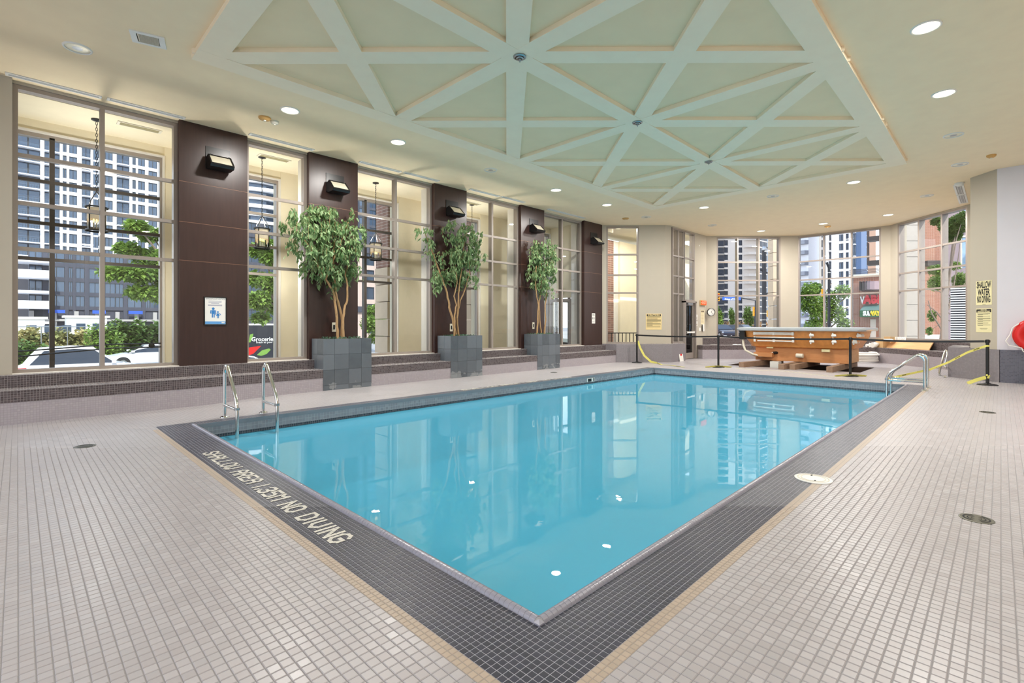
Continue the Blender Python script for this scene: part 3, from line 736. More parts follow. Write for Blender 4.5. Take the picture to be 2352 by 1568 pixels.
# louvre vents
def vent(corner0, corner1, w_, label, slats, d=0.0):
    """ceiling grille between two points, across width w_"""
    a = Vector((corner0.x, corner0.y, 0)); b = Vector((corner1.x, corner1.y, 0)); L = (b-a).length; ux = (b-a).normalized(); uy = Vector((-ux.y, ux.x, 0))
    t = thing('ceiling_vent', label, 'vent', ((a.x+b.x)/2, (a.y+b.y)/2, ZC)); M = frame(a+Vector((0, 0, ZC)), ux, uy, Vector((0, 0, 1)))
    f = min(.045, w_*.2); h = w_/2
    for bb in ((0, L, -h, -h+f), (0, L, h-f, h), (0, f*1.4, -h+f, h-f), (L-f*1.4, L, -h+f, h-f)): MB().box(bb[0], bb[1], bb[2], bb[3], -.014, 0, M=M).build('frame', m_white, t)
    MB().box(f, L-f, -h+f, h-f, -.003, 0, M=M).build('duct', m_dark if slats > 4 else plain('grey slot', (176, 172, 170), .6), t)
    for k in range(slats):
        if slats > 4:
            x = f*1.6+(L-f*3.2)*(k+.5)/slats; Q = M @ Matrix.Translation((x, 0, -.008)) @ Matrix.Rotation(.7, 4, 'Y'); MB().box(-.013, .013, -h+f, h-f, -.0015, .0015, M=Q).build('slat', m_offw, t)
        else:
            y = -h+f+(w_-2*f)*(k+.5)/slats; MB().box(f*1.4, L-f*1.4, y-.004, y+.004, -.012, -.002, M=M).build('slat', m_white, t)
vent(P(300, 80, z=ZC), P(380, 99, z=ZC), .30, 'square louvred vent at the upper left of the ceiling', 15)
sl_y = 9.93
def slot(pxa, pxb, lab, y=None):
    a = P(pxa[0], pxa[1], z=ZC); b = P(pxb[0], pxb[1], z=ZC); yy = y or (a.y+b.y)/2; a.y = b.y = yy; vent(a, b, .115, lab, 1)
slot((12, 169), (234, 222), 'slot diffuser over the left half of the first big window'); slot((245, 227), (426, 270), 'slot diffuser over the right half of the first big window')
slot((571, 308), (722, 343), 'slot diffuser over the narrow second window'); slot((825, 371), (922, 394), 'slot diffuser over the left half of the third window')
slot((926, 395), (1008, 415), 'slot diffuser over the right half of the third window'); slot((1078, 434), (1148, 450), 'slot diffuser over the left half of the fourth window')
slot((1150, 451), (1205, 464), 'slot diffuser over the right half of the fourth window'); slot((1256, 480), (1345, 500), 'slot diffuser over the fifth window')
t_ = thing('tmp', 'x', 'x'); bpy.data.objects.remove(t_)
a = Vector((17.0, .78, ZC)); vent(a, Vector((18.35, .78, ZC)), .2, 'white grille at the far right, nearer of the pair beside the pier', 2); vent(Vector((18.4, .78, ZC)), Vector((19.7, .78, ZC)), .2, 'white grille at the far right, farther of the pair beside the pier', 2)
def dome(px, py, r, h, mat, label, name='smoke_detector', cat='detector'):
    p = P(px, py, z=ZC); t = thing(name, label, cat, p)
    MB().lathe([(.001, -h), (r*.5, -h), (r*.85, -h*.7), (r, -h*.35), (r, 0)], 20, Matrix.Translation(p)).build('body', mat, t, True)
    MB().lathe([(.001, -h-.012), (r*.22, -h-.012), (r*.25, -h+.001)], 12, Matrix.Translation(p)).build('sensor', m_offw, t)
m_orng = plain('yellowed plastic', (212, 164, 96), .5)
dome(608, 270, .10, .05, m_orng, 'yellowed round detector on the ceiling by the first column'); dome(631, 279, .07, .05, m_offw, 'small cream sprinkler cover by the first column', 'sprinkler_cover', 'sprinkler')
dome(1437, 501, .11, .05, m_orng, 'yellowed detector above the far column'); dome(1901, 519, .10, .06, m_orng, 'detector over the middle alcove window')
dome(2277, 356, .08, .06, m_orng, 'pale detector on the ceiling at the right'); dome(2204, 420, .10, .08, m_white, 'white dome beside the far right grille', 'dome_camera', 'camera')
for (px, py, lab) in ((1194, 130, 'grey spot rosette at the nearest beam crossing'), (1464, 281, 'grey spot rosette at the middle beam crossing'), (1628, 371, 'grey spot rosette at the farthest beam crossing')):
    p = P(px, py, z=ZB); t = thing('ceiling_rosette', lab, 'ceiling fitting', p); T = Matrix.Translation(p)
    for nm, pr in (('outer_ring', [(.085, -.0), (.085, -.012), (.06, -.018), (.06, 0)]), ('inner_ring', [(.052, 0), (.052, -.03), (.03, -.034), (.03, 0)]), ('cap', [(.024, 0), (.022, -.05), (.001, -.055)])):
        MB().lathe(pr, 20, T).build(nm, m_stl, t, True)
    MB().tube([p+Vector((0, 0, -.05)), p+Vector((0, 0, -.075))], .006).build('hook', m_stl, t)
# tilted wall floods on the columns (uplights)
WF = ['black wall flood on the nearest brown column', 'black wall flood on the second brown column', 'black wall flood on the third brown column', 'black wall flood on the fourth brown column', 'black wall flood on the farthest brown column']
m_lens = N('flood lens'); b = m_lens.bsdf(lin((205, 200, 180)), .05, 0, .8); b.inputs['Emission Color'].default_value = (*lin((255, 230, 180)), 1); b.inputs['Emission Strength'].default_value = .06; m_lens = m_lens.m
for i, (a, b) in enumerate(COLS):
    cx = a+.56 if i else 2.60; z0 = 4.34; y0 = 10.2
    t = thing('wall_flood', WF[i], 'wall light', (cx, y0, z0), group=None)
    MB().box(cx-.20, cx+.20, y0-.012, y0, z0-.19, z0+.22).build('backplate', m_blkm, t)
    sec = [(y0-.012, z0+.02), (y0-.10, z0+.04), (y0-.31, z0-.16), (y0-.29, z0-.20), (y0-.06, z0-.20), (y0-.012, z0-.16)]
    MB().loft([[Vector((cx+s, y, z)) for y, z in sec] for s in (-.19, -.17, .17, .19)]).build('housing', m_blkm, t)
    n = Vector((0, -.69, .724)); u = Vector((0, -.724, -.69)); c = Vector((cx, y0-.205, z0-.06)); M = frame(c, Vector((1, 0, 0)), u, n)
    MB().box(-.19, .19, -.15, -.125, -.005, .018, M=M).box(-.19, .19, .125, .15, -.005, .018, M=M).box(-.19, -.165, -.125, .125, -.005, .018, M=M).box(.165, .19, -.125, .125, -.005, .018, M=M).build('lens_frame', m_blkm, t)
    MB().box(-.165, .165, -.125, .125, .0, .008, M=M).build('lens', m_lens, t)
    for s in (-.15, .15): MB().lathe([(.001, .03), (.012, .03), (.012, 0)], 8, M @ Matrix.Translation((s, -.14, 0))).build('bolt', m_stl, t)
    ld = bpy.data.lights.new('flood_light', 'AREA'); ld.shape = 'RECTANGLE'; ld.size = .3; ld.size_y = .22; ld.energy = FLOOD_W; ld.color = (1, .82, .6)
    o = bpy.data.objects.new('flood_light', ld); C.objects.link(o); o.parent = t; o.location = c+n*.03-Vector((cx, y0, z0)); o.rotation_euler = n.to_track_quat('-Z', 'Y').to_euler()

# ------------------------------------------------------------------ ladders
def arc(c, a, b, n0, n1, n=10): return [c+a*math.cos(n0+(n1-n0)*k/n)+b*math.sin(n0+(n1-n0)*k/n) for k in range(n+1)]
def ladder(label, xs, yd, yp, steps, ztop=.74, rr=.024):
    """rails stand on the deck at yd and drop into the water at yp"""
    t = thing('pool_ladder', label, 'ladder', (sum(xs)/2, yd, 0)); s = 1 if yp > yd else -1; U = Vector((0, s, 0)); Z = Vector((0, 0, 1)); D = abs(yp-yd)
    for x in xs:
        o = Vector((x, yd, 0)); rad = .10
        path = [o, o+Z*.3, o+Z*(ztop-rad)]+arc(o+U*rad+Z*(ztop-rad), -U*rad, Z*rad, 0, 2.2, 8)
        e_ = Vector((x, yp, .24)); path += [e_-U*.05+Z*.085, e_-U*.012+Z*.02, e_+U*.0-Z*.04, e_-Z*.4, e_-Z*1.0]
        MB().tube(path, rr, 12).build('rail', m_chr, t, True)
        MB().tube([o+Z*.17+U*.02, o+Z*.17+U*(D-.02)], rr*.85, 10).build('cross_bar', m_chr, t, True)
        MB().lathe([(.001, .022), (.03, .022), (.06, .008), (.062, 0)], 18, Matrix.Translation(o)).build('deck_flange', m_chr, t, True)
        MB().lathe([(.034, .0), (.034, .03), (.026, .034)], 14, Matrix.Translation(Vector((x, yp, .17)))).build('collar', m_stl, t, True)
    for k in range(steps):
        z = ZW-.05-.22*k; MB().box(min(xs), max(xs), yp-.05, yp+.05, z, z+.03).build('tread', m_white, t)
ladder('polished pool ladder at the near left corner of the pool', (2.10, 2.62), 7.90, 7.34, 3)
ladder('polished pool ladder at the far right corner of the pool', (12.86, 13.42), 1.09, 1.70, 3, ztop=.70)

# ------------------------------------------------------------------ slate planters and ficus trees
leafm = MB().add([(0, 0, 0), (.022, .028, .006), (.030, .060, .0), (.004, .118, -.022), (-.022, .064, .0), (-.020, .028, .006), (0, .055, -.008)],
                 [(0, 1, 6), (1, 2, 6), (2, 3, 6), (3, 4, 6), (4, 5, 6), (5, 0, 6)])
def leaf_xf(p, rnd, s=1.0):
    az = rnd.uniform(0, 2*PI); droop = rnd.uniform(-2.2, -.35); return Matrix.Translation(p) @ Matrix.Rotation(az, 4, 'Z') @ Matrix.Rotation(droop, 4, 'X') @ Matrix.Rotation(rnd.uniform(-.8, .8), 4, 'Y') @ Matrix.Scale(s, 4)
PT = ['largest stone planter, square and slate tiled, holding the widest ficus', 'middle slate tiled planter by the third column', 'farthest slate tiled planter by the fourth column']
def planter(k, x0, x1, ztop):
    t = thing('slate_planter', PT[k], 'planter', ((x0+x1)/2, 9.9, 0), group='slate planters along the bench')
    yf = 9.628; yb = 10.18
    MB().box(x0+.012, x1-.012, yf+.012, yb, 0, ztop-.03).build('box', m_grout, t)
    MB().box(x0+.05, x1-.05, yf+.05, yb-.03, ztop-.03, ztop-.01).build('soil', plain('soil', (60, 48, 36), .9, var=.3, scale=40), t)
    w_ = x1-x0; xs = [x0, x0+w_*.22, x0+w_*.51, x0+w_*.78, x1]; zs = [0, .10, .41, .72, ztop]
    if k: xs = [x0, x0+w_*.21, x0+w_*.5, x0+w_*.8, x1]
    g = .004
    for i in range(4):
        for j in range(4): MB().box(xs[i]+g/2*(i > 0), xs[i+1]-g/2*(i < 3), yf, yf+.012, zs[j]+g/2, zs[j+1]-g/2*(j < 3)).build('slate_tile', m_slate, t)
    ys = [yf+.0125, (yf+yb)/2, yb]
    for xa, xb in ((x0, x0+.012), (x1-.012, x1)):
        for i in range(2):
            for j in range(4): MB().box(xa, xb, ys[i]+g/2, ys[i+1]-g/2, zs[j]+g/2, zs[j+1]-g/2*(j < 3)).build('slate_tile', m_slate, t)
    for b in ((x0+.0125, x1-.0125, yf+.0125, yf+.05), (x0+.0125, x1-.0125, yb-.03, yb-.001), (x0+.0125, x0+.05, yf+.05, yb-.03), (x1-.05, x1-.0125, yf+.05, yb-.03)): MB().box(*b, ztop-.029, ztop-.001).build('rim', m_slate, t)
    return t
planter(0, 4.325, 5.388, 1.035); planter(1, 7.55, 8.583, 1.045); planter(2, 10.75, 11.778, 1.045)
FT = ['largest potted ficus tree with a wide green crown in the nearest planter', 'middle ficus tree with one leaning sparse branch in the second planter', 'smallest slim ficus tree in the farthest planter']
def ficus(k, px0, base_py, stems, clusters, Y=9.9, seed=1, dens=2.3):
    rnd = random.Random(seed); b = P(px0, base_py, Y=Y); b.z = 1.02
    t = thing('ficus_tree', FT[k], 'tree', (b.x, b.y, b.z))
    for st in stems:
        pts = [P(px, py, Y=Y+dy) for px, py, dy in st[1]]; pts[0].z = min(pts[0].z, 1.02) if st[1][0][1] > 745 else pts[0].z
        fine = []
        for i in range(len(pts)-1):
            for s in range(4):
                f = s/4; q = pts[i].lerp(pts[i+1], f); fine.append(q+Vector((rnd.uniform(-1, 1), rnd.uniform(-1, 1), 0))*.008)
        fine.append(pts[-1]); n = len(fine); r0, r1 = st[0]
        MB().tube(fine, [r0+(r1-r0)*i/(n-1) for i in range(n)], 8).build('trunk', m_trunk, t, True)
    me = mesh_of(leafm, 'leaf', m_leaf); L = []; tw = MB()
    for (px, py, rx, rz, dy, cnt) in clusters:
        cnt = int(cnt*dens)
        c = P(px, py, Y=Y+dy); sc = c.dot(Vector((F.x, F.y, 0)))/FOC
        nt_ = max(3, cnt//14)
        for j in range(nt_):   # twigs, each hung with leaves
            a = rnd.uniform(0, 2*PI); rr = math.sqrt(rnd.random())
            off = Vector((rx*sc*.72*rr*math.cos(a), rnd.uniform(-.28, .28)*(rx/50), rz*sc*rr*math.sin(a)))
            q = c+off; h = off.normalized()*.12 if off.length > .01 else Vector((.1, 0, 0)); h.z *= .4
            e_ = q+h+Vector((0, 0, -rnd.uniform(.10, .24))); m_ = (q+h+Vector((0, 0, .03)))
            tw.tube([q, m_, e_], [.004, .003, .0015], 4, False)
            for s in range(cnt//nt_):
                f = rnd.random(); p = (q.lerp(m_, f*2) if f < .5 else m_.lerp(e_, f*2-1))+Vector([rnd.uniform(-.045, .045) for _ in range(3)])
                L.append((p, rnd.uniform(.75, 1.15)))
    rnd.shuffle(L); stuff = MB()
    for i, (p, s) in enumerate(L):
        X = leaf_xf(p, rnd, s)
        if i < 300:
            o = bpy.data.objects.new('leaf', me); C.objects.link(o); o.parent = t; o.matrix_local = Matrix.Translation(-Vector(t.location)) @ X
        else: stuff.add([X @ Vector(v) for v in leafm.v], leafm.f)
    tw.build('twigs', m_trunk, t)
    o = stuff.build('foliage', m_leaf, t); o['kind'] = 'stuff'
    iv = MB()   # ground cover
    for i in range(170):
        p = Vector((b.x+rnd.uniform(-.42, .42), 9.9+rnd.uniform(-.2, .2), 1.02+rnd.uniform(0, .07))); X = leaf_xf(p, rnd, .5); iv.add([X @ Vector(v) for v in leafm.v], leafm.f)
    o = iv.build('ground_cover', m_ivy, t); o['kind'] = 'stuff'
ficus(0, 782, 778, [((.032, .012), [(776, 779, 0), (774, 740, .02), (770, 700, 0), (766, 672, 0), (748, 640, -.05), (733, 620, -.1), (722, 585, -.1)]), ((.034, .012), [(785, 779, .03), (786, 735, .06), (778, 700, .06), (770, 668, .05), (768, 640, .05), (766, 600, .05), (770, 540, .05)]),
   ((.03, .012), [(789, 779, -.03), (787, 745, -.03), (790, 712, -.02), (797, 690, 0), (798, 655, 0), (793, 632, 0), (800, 600, 0), (812, 560, 0)]), ((.02, .006), [(757, 655, -.05), (748, 640, -.08), (790, 540, 0), (800, 510, 0)]),
   ((.012, .004), [(722, 590, -.1), (700, 550, -.15), (675, 510, -.1)]), ((.012, .004), [(766, 600, .05), (752, 550, 0), (745, 490, 0)])],
   [(690, 512, 30, 30, -.1, 70), (668, 528, 16, 18, 0, 26), (735, 500, 32, 26, 0, 90), (772, 505, 30, 24, .05, 80), (700, 555, 32, 26, -.15, 90), (745, 548, 36, 30, 0, 130), (790, 545, 32, 32, 0, 110), (725, 592, 30, 24, -.1, 90),
    (765, 590, 34, 28, -.1, 120), (803, 590, 24, 30, 0, 80), (750, 625, 24, 14, 0, 50), (790, 628, 26, 16, 0, 55), (832, 532, 17, 20, .05, 34), (822, 562, 16, 16, 0, 30), (700, 600, 14, 12, 0, 18), (770, 645, 14, 12, 0, 14), (806, 500, 12, 16, 0, 12), (692, 486, 18, 10, 0, 24), (748, 480, 18, 12, 0, 30)], seed=3)
ficus(1, 1052, 771, [((.03, .012), [(1048, 771, 0), (1040, 735, 0), (1033, 710, 0), (1030, 690, 0), (1025, 665, 0), (1015, 640, 0), (1003, 605, 0), (990, 570, 0), (978, 540, 0), (973, 522, 0)]), ((.028, .01), [(1053, 771, .04), (1050, 735, .05), (1053, 710, .05), (1057, 690, .05), (1068, 665, .05), (1078, 630, .05), (1080, 580, .05)]),
   ((.022, .01), [(1044, 750, -.03), (1044, 725, -.03), (1048, 700, -.03), (1043, 680, -.03), (1050, 650, -.03), (1046, 600, 0)]), ((.022, .01), [(1050, 730, 0), (1053, 690, 0), (1054, 660, 0), (1060, 620, 0), (1066, 560, 0), (1075, 520, 0)])],
   [(1045, 530, 26, 22, 0, 75), (1040, 565, 24, 24, 0, 80), (1050, 600, 26, 24, 0, 85), (1082, 545, 22, 24, 0, 75), (1088, 580, 20, 26, 0, 75), (1078, 615, 22, 22, 0, 65), (1060, 635, 22, 14, 0, 40), (1008, 620, 15, 20, 0, 45), (1005, 650, 12, 18, -.05, 36), (1028, 630, 12, 12, 0, 20),
    (990, 540, 12, 18, 0, 28), (962, 532, 16, 9, 0, 14), (988, 575, 10, 12, 0, 14), (1000, 590, 8, 10, 0, 8), (1070, 528, 16, 14, 0, 30), (1096, 632, 10, 12, 0, 12)], seed=5, dens=2.7)
ficus(2, 1242, 767, [((.026, .01), [(1234, 766, 0), (1235, 730, 0), (1237, 700, 0), (1233, 680, 0), (1230, 650, 0), (1232, 610, 0)]), ((.024, .01), [(1243, 766, .03), (1240, 735, .03), (1238, 700, .03), (1242, 670, .03), (1241, 640, .03), (1245, 590, .03)]),
   ((.026, .01), [(1250, 767, 0), (1253, 735, 0), (1252, 700, 0), (1256, 665, 0), (1252, 640, 0), (1258, 600, 0)])],
   [(1240, 572, 22, 18, 0, 75), (1265, 585, 17, 18, 0, 60), (1228, 595, 16, 20, 0, 60), (1250, 610, 24, 20, 0, 85), (1245, 640, 22, 18, 0, 70), (1262, 630, 16, 20, 0, 50), (1234, 660, 12, 14, 0, 26), (1254, 662, 12, 12, 0, 22), (1268, 555, 10, 10, 0, 14), (1222, 620, 10, 14, 0, 18)], seed=8, dens=3.3)
# ------------------------------------------------------------------ barrier posts, belts and caution tape
Zv = Vector((0, 0, 1))
posts = [Vector((P(1463, 833, t=17.08).x, P(1463, 833, t=17.08).y, 0)), P(1650, 843.5, z=0), P(1953, 864, z=0), P(2268, 884, z=0)]
PL = ['black barrier post farthest left, in front of the corner ledge', 'black barrier post second from the left, at the far pool edge', 'black barrier post in front of the hot tub', 'black barrier post at the right, by the grey mosaic ledge']
for p, lab in zip(posts, PL):
    t = thing('barrier_post', lab, 'barrier post', p, group='black belt barrier posts around the hot tub'); T = Matrix.Translation(p)
    MB().lathe([(.001, .05), (.045, .048), (.07, .034), (.165, .018), (.178, .010), (.178, 0)], 28, T).build('base', m_blk, t, True)
    MB().lathe([(.03, .03), (.03, .94)], 16, T).build('pole', m_blk, t, True)
    MB().lathe([(.036, .92), (.036, .99), (.031, 1.0), (.001, 1.002)], 16, T).build('belt_head', m_blk, t, True)
    d = R; MB().box(-.052, .052, -.014, .014, .935, .985, M=T @ Matrix.Rotation(math.atan2(d.y, d.x), 4, 'Z')).build('belt_clip', m_blk, t)
def ribbon(pts, hw, th, nrm=None):
    mb = MB(); rings = []
    for i, p in enumerate(pts):
        a = pts[max(i-1, 0)]; b = pts[min(i+1, len(pts)-1)]; d = (b-a).normalized(); w_ = nrm[i] if isinstance(nrm, list) else (nrm or Zv); s = d.cross(w_).normalized(); w2 = s.cross(d).normalized()
        rings.append([p+w2*hw-s*th, p+w2*hw+s*th, p-w2*hw+s*th, p-w2*hw-s*th])
    return mb.loft(rings)
BLL = ['black belt strung between the two left posts', 'black belt crossing in front of the hot tub', 'black belt running to the right hand post']
for i in range(3):
    a = posts[i]+Zv*.96; b = posts[i+1]+Zv*.96; sag = (.025, .035, .03)[i]; d = (b-a).normalized()*.05
    pts = [(a+d).lerp(b-d, f/14)-Zv*sag*4*(f/14)*(1-f/14) for f in range(15)]
    o = ribbon(pts, .024, .0015).build('barrier_belt', m_blk); tag(o, BLL[i], 'belt', 'barrier belts')
def tape(pts, label, hw=.036, nrm=None, words=True):
    t = thing('caution_tape', label, 'tape', pts[0]); ribbon(pts, hw, .0006, nrm).build('strip', m_cau, t)
    if words:
        L = 0
        for i in range(len(pts)-1):
            a, b = pts[i], pts[i+1]; w_ = nrm[i] if isinstance(nrm, list) else (nrm or Zv); d = (b-a).normalized(); l = (b-a).length
            if l < .42: continue
            n = int(l/.55) or 1
            for k in range(n):
                c = a.lerp(b, (k+.5)/n); s = d.cross(w_).normalized(); w2 = s.cross(d).normalized()
                if s.dot(-c+Vector((0, 0, CAMZ))) < 0: dd, ss = -d, -s
                else: dd, ss = d, s
                dd = w2.cross(ss)
                text('lettering', 'CAUTION', hw*1.5, frame(c+ss*.0018, dd, w2, ss), m_ink, t, sx=1.1, bold=.001)
    return t
a = posts[3]+Zv*.86; b = P(2010, 884, z=.012); c = P(2148, 846, z=.02)
tape([a-R*.03, P(2222, 809, t=11.35), P(2178, 832, t=12.0), P(2137, 848, t=12.45), P(2090, 858, t=12.4), P(2034, 870.5, z=.01)], 'yellow caution tape sloping from the top of the right hand post to the deck', .025)
g1 = P(2222, 880, z=.01); tape([posts[3]+Zv*.17-R*.03, posts[3].lerp(g1, .5)+Zv*.10, g1], 'short yellow caution tape tied low on the right hand post')
kn = thing('tape_knot', 'yellow caution tape knotted around the foot of the right hand post', 'tape', posts[3]+Zv*.17)
for dx, dzz, r in ((0, 0, .05), (-.03, .05, .035), (.02, .03, .03)):
    MB().ellip(posts[3]+R*(dx-.01)-F*.03+Zv*(.17+dzz), (r, .02, r*.6), 8, 6).build('loop', m_cau, kn)
MB().lathe([(.033, .84), (.034, .88)], 14, Matrix.Translation(posts[3])).build('band', m_cau, kn)
p0 = posts[0]
pts = [p0+Zv*.76+R*.03, p0+R*.10+Zv*.52-F*.05, p0+R*.22+Zv*.26-F*.12, p0+R*.42+Zv*.06-F*.22, p0+R*.62+Zv*.012-F*.3, P(1520, 837, z=.012), P(1545, 839, z=.01), P(1572, 843, z=.01)]
tape(pts, 'yellow caution tape drooping off the farthest left post', .036, nrm=[Zv, Zv, Zv, Vector((0, -.3, 1)), Vector((F.x*-.9, F.y*-.9, .5)), -F, -F, -F])
for i, (q, lab) in enumerate(((posts[1], 'yellow caution tape crumpled over the base of the second post'), (posts[2], 'yellow caution tape crumpled over the base of the post before the hot tub'))):
    pp = [q-R*.42+Zv*.008-F*.02, q-R*.26+Zv*.03-F*.05, q-R*.12+Zv*.045-F*.10, q+R*.05+Zv*.04-F*.11, q+R*.2+Zv*.03-F*.06, q+R*.4+Zv*.008-F*.02]
    t = tape(pp, lab, .030, nrm=-F*.8+Zv*.9, words=False); text('lettering', 'CAUTION', .055, frame(q-F*.13+Zv*.052-R*.04, R, (F*.75+Zv*.6).normalized(), (-F*.6+Zv*.75).normalized()), m_ink, t, bold=.001)
pp = [P(px, py, z=.006) for px, py in ((1690, 845), (1740, 850), (1800, 852), (1870, 860), (1935, 867))]
ribbon(pp, .012, .001, Zv).build('masking_line', m_offw, floor)

# ------------------------------------------------------------------ hot tub on timbers
t = thing('hot_tub', 'large orange brown fibreglass hot tub shell with grey lip raised on timbers', 'hot tub', (18.1, 4.5, .16))
TB = dict(x0=16.9, x1=19.15, y0=2.73, y1=6.28)
def rrect(x0, x1, y0, y1, z, r, n=5):
    pts = []
    for cx, cyy, a0 in ((x1-r, y1-r, 0), (x0+r, y1-r, PI/2), (x0+r, y0+r, PI), (x1-r, y0+r, 1.5*PI)):
        for k in range(n+1): a = a0+PI/2*k/n; pts.append(Vector((cx+r*math.cos(a), cyy+r*math.sin(a), z)))
    return pts
def inr(d, z, r): return rrect(TB['x0']+d, TB['x1']-d, TB['y0']+d*1.15, TB['y1']-d*1.15, z, r)
rings = [inr(.36, .585, .28), inr(.28, .62, .3), inr(.25, .72, .3), inr(.19, .83, .3), inr(.155, .93, .28), inr(.14, 1.03, .26), inr(.12, 1.11, .24), inr(.11, 1.165, .22)]
MB().loft(rings, True, True, False).build('shell', m_fib, t, True)
rings = [inr(.06, 1.125, .2), inr(0, 1.135, .2), inr(-.015, 1.18, .2), inr(0, 1.225, .2), inr(.05, 1.24, .2), inr(.22, 1.232, .26), inr(.26, 1.21, .26), inr(.34, 1.0, .3), inr(.45, .85, .3)]
MB().loft(rings, True, False, True).build('lip', m_lip, t, True)
bx = (17.28, 18.75, 3.2, 5.78)
MB().box(bx[0], bx[1], bx[2], bx[3], .165, .60).build('base_box', m_base, t)
MB().box(bx[0]+.02, bx[1], bx[2]-.012, bx[2], .165, .60).build('end_board', m_ply, t)
MB().box(bx[0]-.012, bx[0], bx[2], bx[3]-.45, .165, .28).build('skirt_board', m_base, t)
MB().box(bx[0]-.25, bx[0], 5.2, 5.76, .29, .42).build('bracket', m_base, t)
yy = lambda px: P(px, 800, X=17.05).y
xf = lambda z: TB['x0']+.12+(1.15-z)*.16-.03
pipe = m_rope
for z, y0, y1 in ((1.065, yy(1733), yy(1822)), (1.02, yy(1733), yy(1822)), (.915, yy(1737), yy(1825)), (.80, yy(1740), yy(1822))):
    MB().tube([(xf(z), y0, z), (xf(z)-.01, (y0+y1)/2, z+.006), (xf(z), y1, z)], .021, 8).build('pipe', pipe, t, True)
for px in (1734, 1778, 1822):
    for z in (1.04, .86):
        y = yy(px); m = MB(); h = .05 if z > 1 else .085; m.box(xf(z)-.03, xf(z)+.03, y-.03, y+.03, z-h, z+h); m.tube([(xf(z)-.04, y, z), (xf(z)+.05, y, z)], .032, 10); m.build('pipe_fitting', m_white, t)
for px in (1866, 1917, 1972, 1988):
    for z, h in ((1.02, .06), (.84, .10)):
        y = yy(px); m = MB(); x = xf(z)+(.15 if px > 1960 else 0)+(.3 if px > 1980 else 0)
        y = max(y, TB['y0']+.16+(.12 if z < .9 else 0))
        m.tube([(x-.03, y, z-h*.5), (x-.03, y, z+h*.5)], .045, 10); m.tube([(x-.05, y-.06, z-h*.3), (x-.05, y+.06, z-h*.3)], .034, 8); m.tube([(x-.05, y+.03, z-h), (x-.05, y+.03, z+h)], .022, 8); m.build('jet_fitting', m_white, t, True)
MB().box(16.98, 17.15, yy(1712), yy(1700), .84, 1.155).build('control_box', m_blk, t)
dr = [Vector((17.05, yy(1706), .86)), Vector((17.05, yy(1708), .62)), Vector((16.98, yy(1714), .48)), Vector((16.98, yy(1730), .36)), Vector((17.1, yy(1746), .30)), Vector((17.14, yy(1765), .36)), Vector((17.2, yy(1772), .41))]
MB().tube(dr, .035, 10).build('drain_pipe', m_offw, t, True)
MB().tube([dr[-1], dr[-1]+Vector((.12, -.1, .01))], .05, 10).build('union_nut', m_blk, t, True)
MB().tube([(17.2, yy(1826), .36), (17.18, yy(1842), .355)], .07, 12).build('pipe_cap', m_offw, t, True)
MB().box(17.2, 17.28, yy(1903), yy(1884), .50, .58).box(17.2, 17.28, yy(1772), yy(1757), .56, .60).build('foam_pad', m_signy, t)
for i, (px, py, lab, L) in enumerate(((1703, 843, 'weathered timber bearer under the left end of the hot tub', 2.6), (1789, 849.5, 'weathered timber bearer second from left under the hot tub', 2.4), (1816, 849.5, 'weathered timber bearer third from left, butted close to its neighbour', 2.4), (1905, 855, 'weathered timber bearer under the right end of the hot tub', 2.8))):
    p = P(px, py, z=0); x = 15.9 if i != 2 else 16.1
    p.x = x; dirn = Vector((1, -.12 if i == 0 else -.02, 0)); n = Vector((-dirn.y, dirn.x, 0)).normalized(); M = frame(p, dirn.normalized(), n, Zv)
    o = MB().box(0, L+.2, -.075, .075, .0, .155, M=M).build('timber_bearer', m_timb); tag(o, lab, 'timber', 'timbers under the hot tub')
MB().box(17.0, 17.3, 5.0, 5.25, -.9, .15).build('jack_post', m_white, floor)
for x in (17.25, 17.45):
    pass
# white hose coil
c = Vector((20.92, 3.40, 0)); t = thing('hose_coil', 'thick white hose coiled on the deck beside the hot tub', 'hose', c)
rnd = random.Random(2); pts = []
for k in range(24*6):
    a = 2*PI*k/24; lvl = k/24; r = .39-.03*(lvl % 2)+rnd.uniform(-.004, .004); pts.append(c+Vector((r*math.cos(a)+.02*math.sin(lvl), r*1.05*math.sin(a)+.02*math.cos(2*lvl), .045+lvl*.052)))
pts += [c+R*.52+Zv*.2-F*.1, c+R*.6+Zv*.10-F*.1, c+R*.66+Zv*.07-F*.12]
MB().tube(pts, .034, 8).build('hose', m_rope, t, True); MB().tube([pts[-1], pts[-1]+R*.08+Zv*.0], .03, 8).build('coupling', m_chr, t, True)
# leaning chrome rail
a = P(2157, 858, z=.03); b = P(2171, 805, z=0, t=13.05) if False else None
t = thing('spare_handrail', 'loose curved chrome handrail leaning on the grey mosaic ledge', 'handrail', P(2163, 860, z=0))
def TT(px, py, tt): return P(px, py, t=tt)
MB().tube([TT(2159, 864, 12.75), TT(2157, 858, 12.72), TT(2160, 843, 12.8), TT(2166, 822, 12.95), TT(2170, 808, 13.1), TT(2172.5, 804, 13.15), TT(2175, 806, 13.1), TT(2175.5, 815, 13.0), TT(2173, 828, 12.8), TT(2170, 838, 12.6), TT(2171, 843, 12.5), TT(2174, 844.5, 12.45)], .024, 10).build('rail', m_chr, t, True)
MB().tube([TT(2159, 863, 12.75), TT(2166, 864.5, 12.5), TT(2171, 864, 12.35)], .024, 10).build('foot', m_chr, t, True)
